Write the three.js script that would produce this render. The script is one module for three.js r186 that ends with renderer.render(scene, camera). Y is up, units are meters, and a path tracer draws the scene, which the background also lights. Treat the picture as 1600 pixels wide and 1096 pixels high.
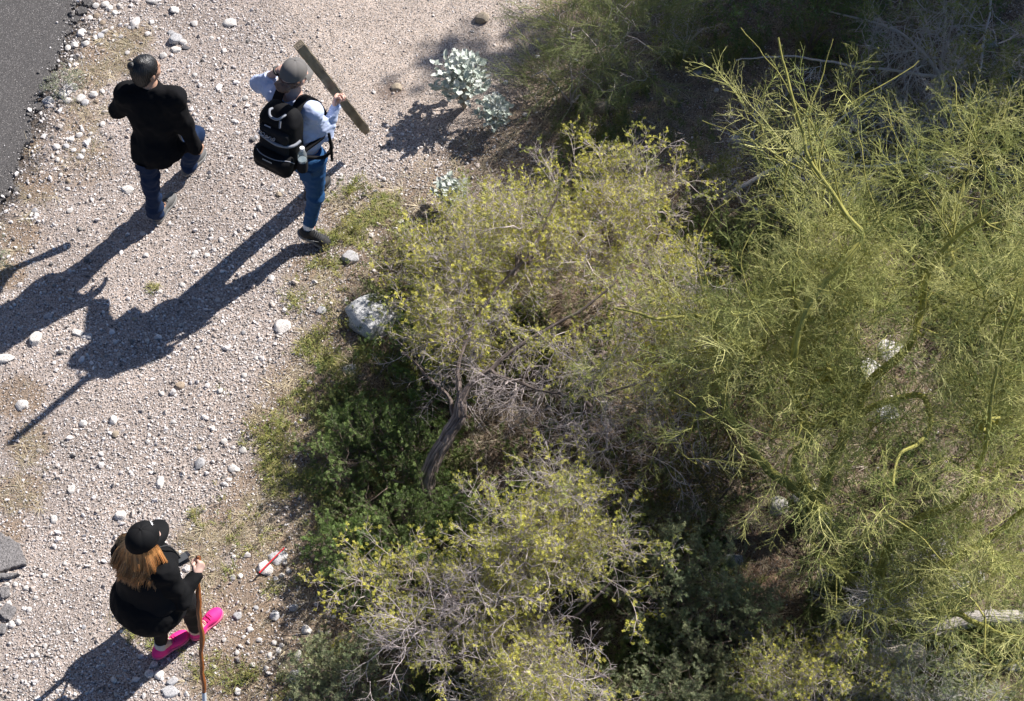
import * as THREE from 'three';
import { Sky } from 'three/addons/objects/Sky.js';
import { mergeGeometries, mergeVertices, toCreasedNormals } from 'three/addons/utils/BufferGeometryUtils.js';

// ---------------------------------------------------------------- camera, sky, sun, exposure
const scene = new THREE.Scene();
const V = (x, y, z) => new THREE.Vector3(x, y, z);
const camera = new THREE.PerspectiveCamera(19.98, 1600 / 1096, 0.1, 400);
{ // a drone about twelve metres up, looking down at 58 degrees through a long lens
  const dep = 58 * Math.PI / 180, dist = 14.0;
  camera.position.set(0, dist * Math.sin(dep), dist * Math.cos(dep));
  camera.lookAt(0, 0, 0);
}
const SUN = V(0.95, 1.0, -0.76).normalize();
const sky = new Sky(); sky.name = 'sky'; sky.scale.setScalar(300); sky.userData.kind = 'structure';
sky.material.uniforms.sunPosition.value.copy(SUN);
sky.material.uniforms.turbidity.value = 2.0;
sky.material.uniforms.rayleigh.value = 0.9;
sky.material.uniforms.mieCoefficient.value = 0.003;
scene.add(sky);
scene.environmentIntensity = 0.1;
const sun = new THREE.DirectionalLight(0xfff9f3, 5.0);
sun.position.copy(SUN).multiplyScalar(40); sun.target.position.set(0, 0, 0);
sun.castShadow = true; sun.shadow.mapSize.set(4096, 4096); sun.shadow.radius = 1;
Object.assign(sun.shadow.camera, { left: -9, right: 9, top: 9, bottom: -9, near: 1, far: 90 });
scene.add(sun, sun.target);
const renderer = new THREE.WebGLRenderer({ antialias: true });
renderer.toneMapping = THREE.LinearToneMapping;
renderer.toneMappingExposure = 1.78;
renderer.shadowMap.enabled = true;

// ---------------------------------------------------------------- helpers
function rngOf(seed) { let s = seed >>> 0; return () => { s = (s + 0x6D2B79F5) | 0; let t = Math.imul(s ^ (s >>> 15), 1 | s); t = (t + Math.imul(t ^ (t >>> 7), 61 | t)) ^ t; return ((t ^ (t >>> 14)) >>> 0) / 4294967296; }; }
const lerp = (a, b, t) => a + (b - a) * t, clamp = (v, a, b) => Math.max(a, Math.min(b, v));
const sstep = (a, b, v) => { const t = clamp((v - a) / (b - a), 0, 1); return t * t * (3 - 2 * t); };
function h3(x, y, z) { let n = Math.imul(x, 374761393) ^ Math.imul(y, 668265263) ^ Math.imul(z, 2147483647 - 1274126177); n = Math.imul(n ^ (n >>> 13), 1274126177); return ((n ^ (n >>> 16)) >>> 0) / 4294967296; }
function noise3(x, y, z) { // value noise, -1 .. 1
  const xi = Math.floor(x), yi = Math.floor(y), zi = Math.floor(z); let fx = x - xi, fy = y - yi, fz = z - zi;
  fx = fx * fx * (3 - 2 * fx); fy = fy * fy * (3 - 2 * fy); fz = fz * fz * (3 - 2 * fz);
  const a = lerp(lerp(h3(xi, yi, zi), h3(xi + 1, yi, zi), fx), lerp(h3(xi, yi + 1, zi), h3(xi + 1, yi + 1, zi), fx), fy);
  const b = lerp(lerp(h3(xi, yi, zi + 1), h3(xi + 1, yi, zi + 1), fx), lerp(h3(xi, yi + 1, zi + 1), h3(xi + 1, yi + 1, zi + 1), fx), fy);
  return lerp(a, b, fz) * 2 - 1;
}
const fbm = (x, y, z, o = 3) => { let s = 0, a = 0.5, f = 1; for (let i = 0; i < o; i++) { s += a * noise3(x * f, y * f, z * f + i * 7.3); a *= 0.5; f *= 2.03; } return s; };
const taken = {};
function numbered(n) { const k = taken[n] = (taken[n] ?? -1) + 1; return k ? n + '_' + String(k).padStart(3, '0') : n; }
function tag(o, label, category, group, kind) { if (label) o.userData.label = label; if (category) o.userData.category = category; if (group) o.userData.group = group; if (kind) o.userData.kind = kind; return o; }
function thing(name, label, category, base = V(0, 0, 0), group) { const o = new THREE.Group(); o.name = numbered(name); o.position.copy(base); tag(o, label, category, group); scene.add(o); return o; }
function shade(o) { o.castShadow = o.receiveShadow = true; return o; }
// a part whose geometry is given in world coordinates, under a thing whose group stands at its base
function part(name, geo, mat, parent, owner = parent) {
  const m = shade(new THREE.Mesh(geo, mat)); m.name = name;
  if (parent === owner) m.position.copy(owner.position).negate();
  parent.add(m); return m;
}
function solid(name, geo, mat, label, category, group, kind) { const m = shade(new THREE.Mesh(geo, mat)); m.name = numbered(name); tag(m, label, category, group, kind); scene.add(m); return m; }
const mat = (r, g, b, rough = 0.9, more = {}) => new THREE.MeshStandardMaterial(Object.assign({ color: new THREE.Color().setRGB(r, g, b), roughness: rough }, more));
const leafMat = (r, g, b, more = {}) => new THREE.MeshPhysicalMaterial(Object.assign({ color: new THREE.Color().setRGB(r, g, b), roughness: 0.9, transmission: 0.3, thickness: 0, side: THREE.DoubleSide }, more));
class GB { // collects triangles
  constructor() { this.p = []; this.n = []; this.i = []; this.u = []; this.c = null; }
  v(p, n, u = 0, w = 0) { this.p.push(p.x, p.y, p.z); this.n.push(n.x, n.y, n.z); this.u.push(u, w); return this.p.length / 3 - 1; }
  tube(pts, rad, sides, uLen = 1) { // tapered round bar along points
    const up = V(0.13, 0.95, 0.29).normalize(); let prev = null, t = V(), n = V(), b = V(), along = 0; const q = V(), nn = V();
    for (let k = 0; k < pts.length; k++) {
      t.subVectors(pts[Math.min(k + 1, pts.length - 1)], pts[Math.max(k - 1, 0)]).normalize();
      if (!prev) { n.crossVectors(t, Math.abs(t.dot(up)) > 0.97 ? V(1, 0, 0) : up).normalize(); } else { n.addScaledVector(t, -n.dot(t)).normalize(); }
      b.crossVectors(t, n);
      if (k) along += pts[k].distanceTo(pts[k - 1]);
      const row = this.p.length / 3;
      for (let s = 0; s <= sides; s++) { const a = s / sides * Math.PI * 2; nn.copy(n).multiplyScalar(Math.cos(a)).addScaledVector(b, Math.sin(a)); const r = typeof rad === 'number' ? rad : rad[k]; q.copy(pts[k]).addScaledVector(nn, r); this.v(q, nn, s / sides, along * uLen); }
      if (prev !== null) for (let s = 0; s < sides; s++) { const a = prev + s, c = row + s; this.i.push(a, a + 1, c, a + 1, c + 1, c); }
      prev = row;
    }
    // caps
    for (const [k, row] of [[0, this.p.length / 3 - pts.length * (sides + 1)], [pts.length - 1, prev]]) {
      const r = typeof rad === 'number' ? rad : rad[k]; if (r < 0.004) continue;
      t.subVectors(pts[k], pts[k ? k - 1 : 1]).normalize(); const c = this.v(pts[k].clone().addScaledVector(t, r * 0.25), t);
      for (let s = 0; s < sides; s++) { if (k) this.i.push(row + s, row + s + 1, c); else this.i.push(row + s + 1, row + s, c); }
    }
    return this;
  }
  quad(a, b, c, d) { const n = V().subVectors(b, a).cross(V().subVectors(d, a)).normalize(); const k = this.v(a, n, 0, 0); this.v(b, n, 1, 0); this.v(c, n, 1, 1); this.v(d, n, 0, 1); this.i.push(k, k + 1, k + 2, k, k + 2, k + 3); return this; }
  geo() { const g = new THREE.BufferGeometry(); g.setAttribute('position', new THREE.Float32BufferAttribute(this.p, 3)); g.setAttribute('normal', new THREE.Float32BufferAttribute(this.n, 3)); g.setAttribute('uv', new THREE.Float32BufferAttribute(this.u, 2)); g.setIndex(this.i); return g; }
}
const tubeGeo = (pts, rad, sides, uLen) => new GB().tube(pts, rad, sides, uLen).geo();
const curve = (pts, n) => new THREE.CatmullRomCurve3(pts).getPoints(n);
// x of a boundary line at a given z (lines run from far to near)
const xAt = (line, z) => { if (z <= line[0][1]) return line[0][0]; for (let k = 1; k < line.length; k++) if (z <= line[k][1]) { const [x0, z0] = line[k - 1], [x1, z1] = line[k]; return lerp(x0, x1, (z - z0) / (z1 - z0)); } return line[line.length - 1][0]; };
const ROAD_EDGE = [[-3.305,-4.38],[-3.347,-3.814],[-3.414,-3.402],[-3.439,-3.187],[-3.444,-2.969],[-3.495,-2.728],[-3.555,-2.485],[-3.612,-2.233],[-3.619,-1.985],[-3.647,-1.682],[-3.692,-1.444],[-3.756,-1.28],[-3.847,-1.123],[-3.993,-0.838],[-4.215,-0.475]];
const BRUSH_EDGE = [[0.53,-4.671],[0.41,-3.675],[0.309,-2.871],[0.245,-2.295],[-0.144,-1.833],[-0.664,-1.444],[-1.01,-1.152],[-1.229,-0.809],[-1.244,-0.42],[-1.392,0.064],[-1.48,0.479],[-1.501,0.882],[-1.371,1.273],[-1.392,1.652],[-1.455,2.019],[-1.515,2.376],[-1.537,2.68],[-1.578,3.265]];
const GREEN = [[-1.081,-1.181,0.259,0.9],[-1.303,-0.894,0.209,0.9],[-1.173,-0.586,0.184,0.7],[-1.463,-0.42,0.16,0.6],[-1.328,-0.016,0.203,0.9],[-1.145,0.064,0.18,1],[-1.42,0.377,0.2,0.9],[-1.556,0.682,0.197,0.8],[-1.276,0.581,0.22,1],[-1.06,0.479,0.243,1],[-1.496,0.956,0.195,0.8],[-0.891,0.273,0.223,1],[-0.873,0.783,0.262,0.8],[-1.114,1.273,0.236,1],[-1.036,1.079,0.259,1],[-0.691,1.079,0.259,0.7],[-1.937,1.152,0.095,0.6],[-2.054,1.297,0.094,0.5],[-2.02,0.351,0.053,0.6],[-1.829,0.733,0.061,0.4],[-2.42,2.132,0.091,0.8],[-2.31,2.199,0.074,0.7],[-1.925,2.376,0.123,0.6],[-2.059,2.243,0.082,0.5],[-1.746,1.416,0.17,0.35],[-1.711,2.507,0.122,0.6],[-1.596,1.768,0.126,0.4],[-1.937,1.698,0.126,0.35],[1.024,-2.202,0.195,1],[0.897,-2.047,0.145,1],[0.772,-1.924,0.145,0.8],[1.394,-2.806,0.199,0.9],[1.738,-2.741,0.199,0.9],[0.481,-1.803,0.192,0.8],[1.247,-1.742,0.192,0.5],[-2.579,-0.519,0.037,0.8],[-3.247,-1.61,0.029,0.7],[-3.499,-2.715,0.02,0.9],[-1.383,-0.641,0.115,0.4],[-0.83,-0.641,0.23,1],[-0.731,-0.42,0.229,1],[1.47,1.768,0.147,0.9],[1.379,1.883,0.125,0.9],[0.655,2.376,0.164,0.8],[-1.387,1.745,0.084,0.6],[-1.151,2.288,0.144,0.6],[-1.423,2.551,0.122,0.5],[2.495,-2.871,0.299,0.6],[1.894,-1.385,0.284,0.5],[2.177,-1.985,0.387,0.4],[0.59,-1.268,0.189,0.5],[3.59,-1.682,0.287,0.5]];
const DRY = [[-3.101,-2.709,0.223,0.8],[-3.249,-2.485,0.148,0.6],[-2.969,-2.871,0.15,0.6],[-3.297,-2.047,0.17,0.5],[-3.512,-1.444,0.142,0.5],[-3.594,-0.98,0.14,0.8],[-3.618,-0.641,0.115,0.7],[-3.162,-2.14,0.146,0.4],[-3.416,0.377,0.155,0.8],[-3.303,0.733,0.153,0.6],[-3.317,1.128,0.151,0.7],[-3.343,1.416,0.106,0.5],[-1.727,1.079,0.173,0.7],[-1.835,1.369,0.213,0.8],[-1.648,1.605,0.19,0.8],[-2.037,1.511,0.191,0.6],[-1.881,1.883,0.209,0.7],[-1.656,2.109,0.186,0.6],[-1.836,2.464,0.204,0.7],[-2.078,2.019,0.166,0.6],[-2.406,2.064,0.145,0.6],[-1.224,-1.21,0.188,0.6],[-1.478,-0.697,0.185,0.5],[-1.603,0.273,0.134,0.5],[-1.672,0.581,0.154,0.6],[-3.2,-1.622,0.215,0.4],[-3.657,-1.833,0.096,0.5],[1.645,1.652,0.169,0.3],[0.734,2.464,0.245,0.4]];
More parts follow.
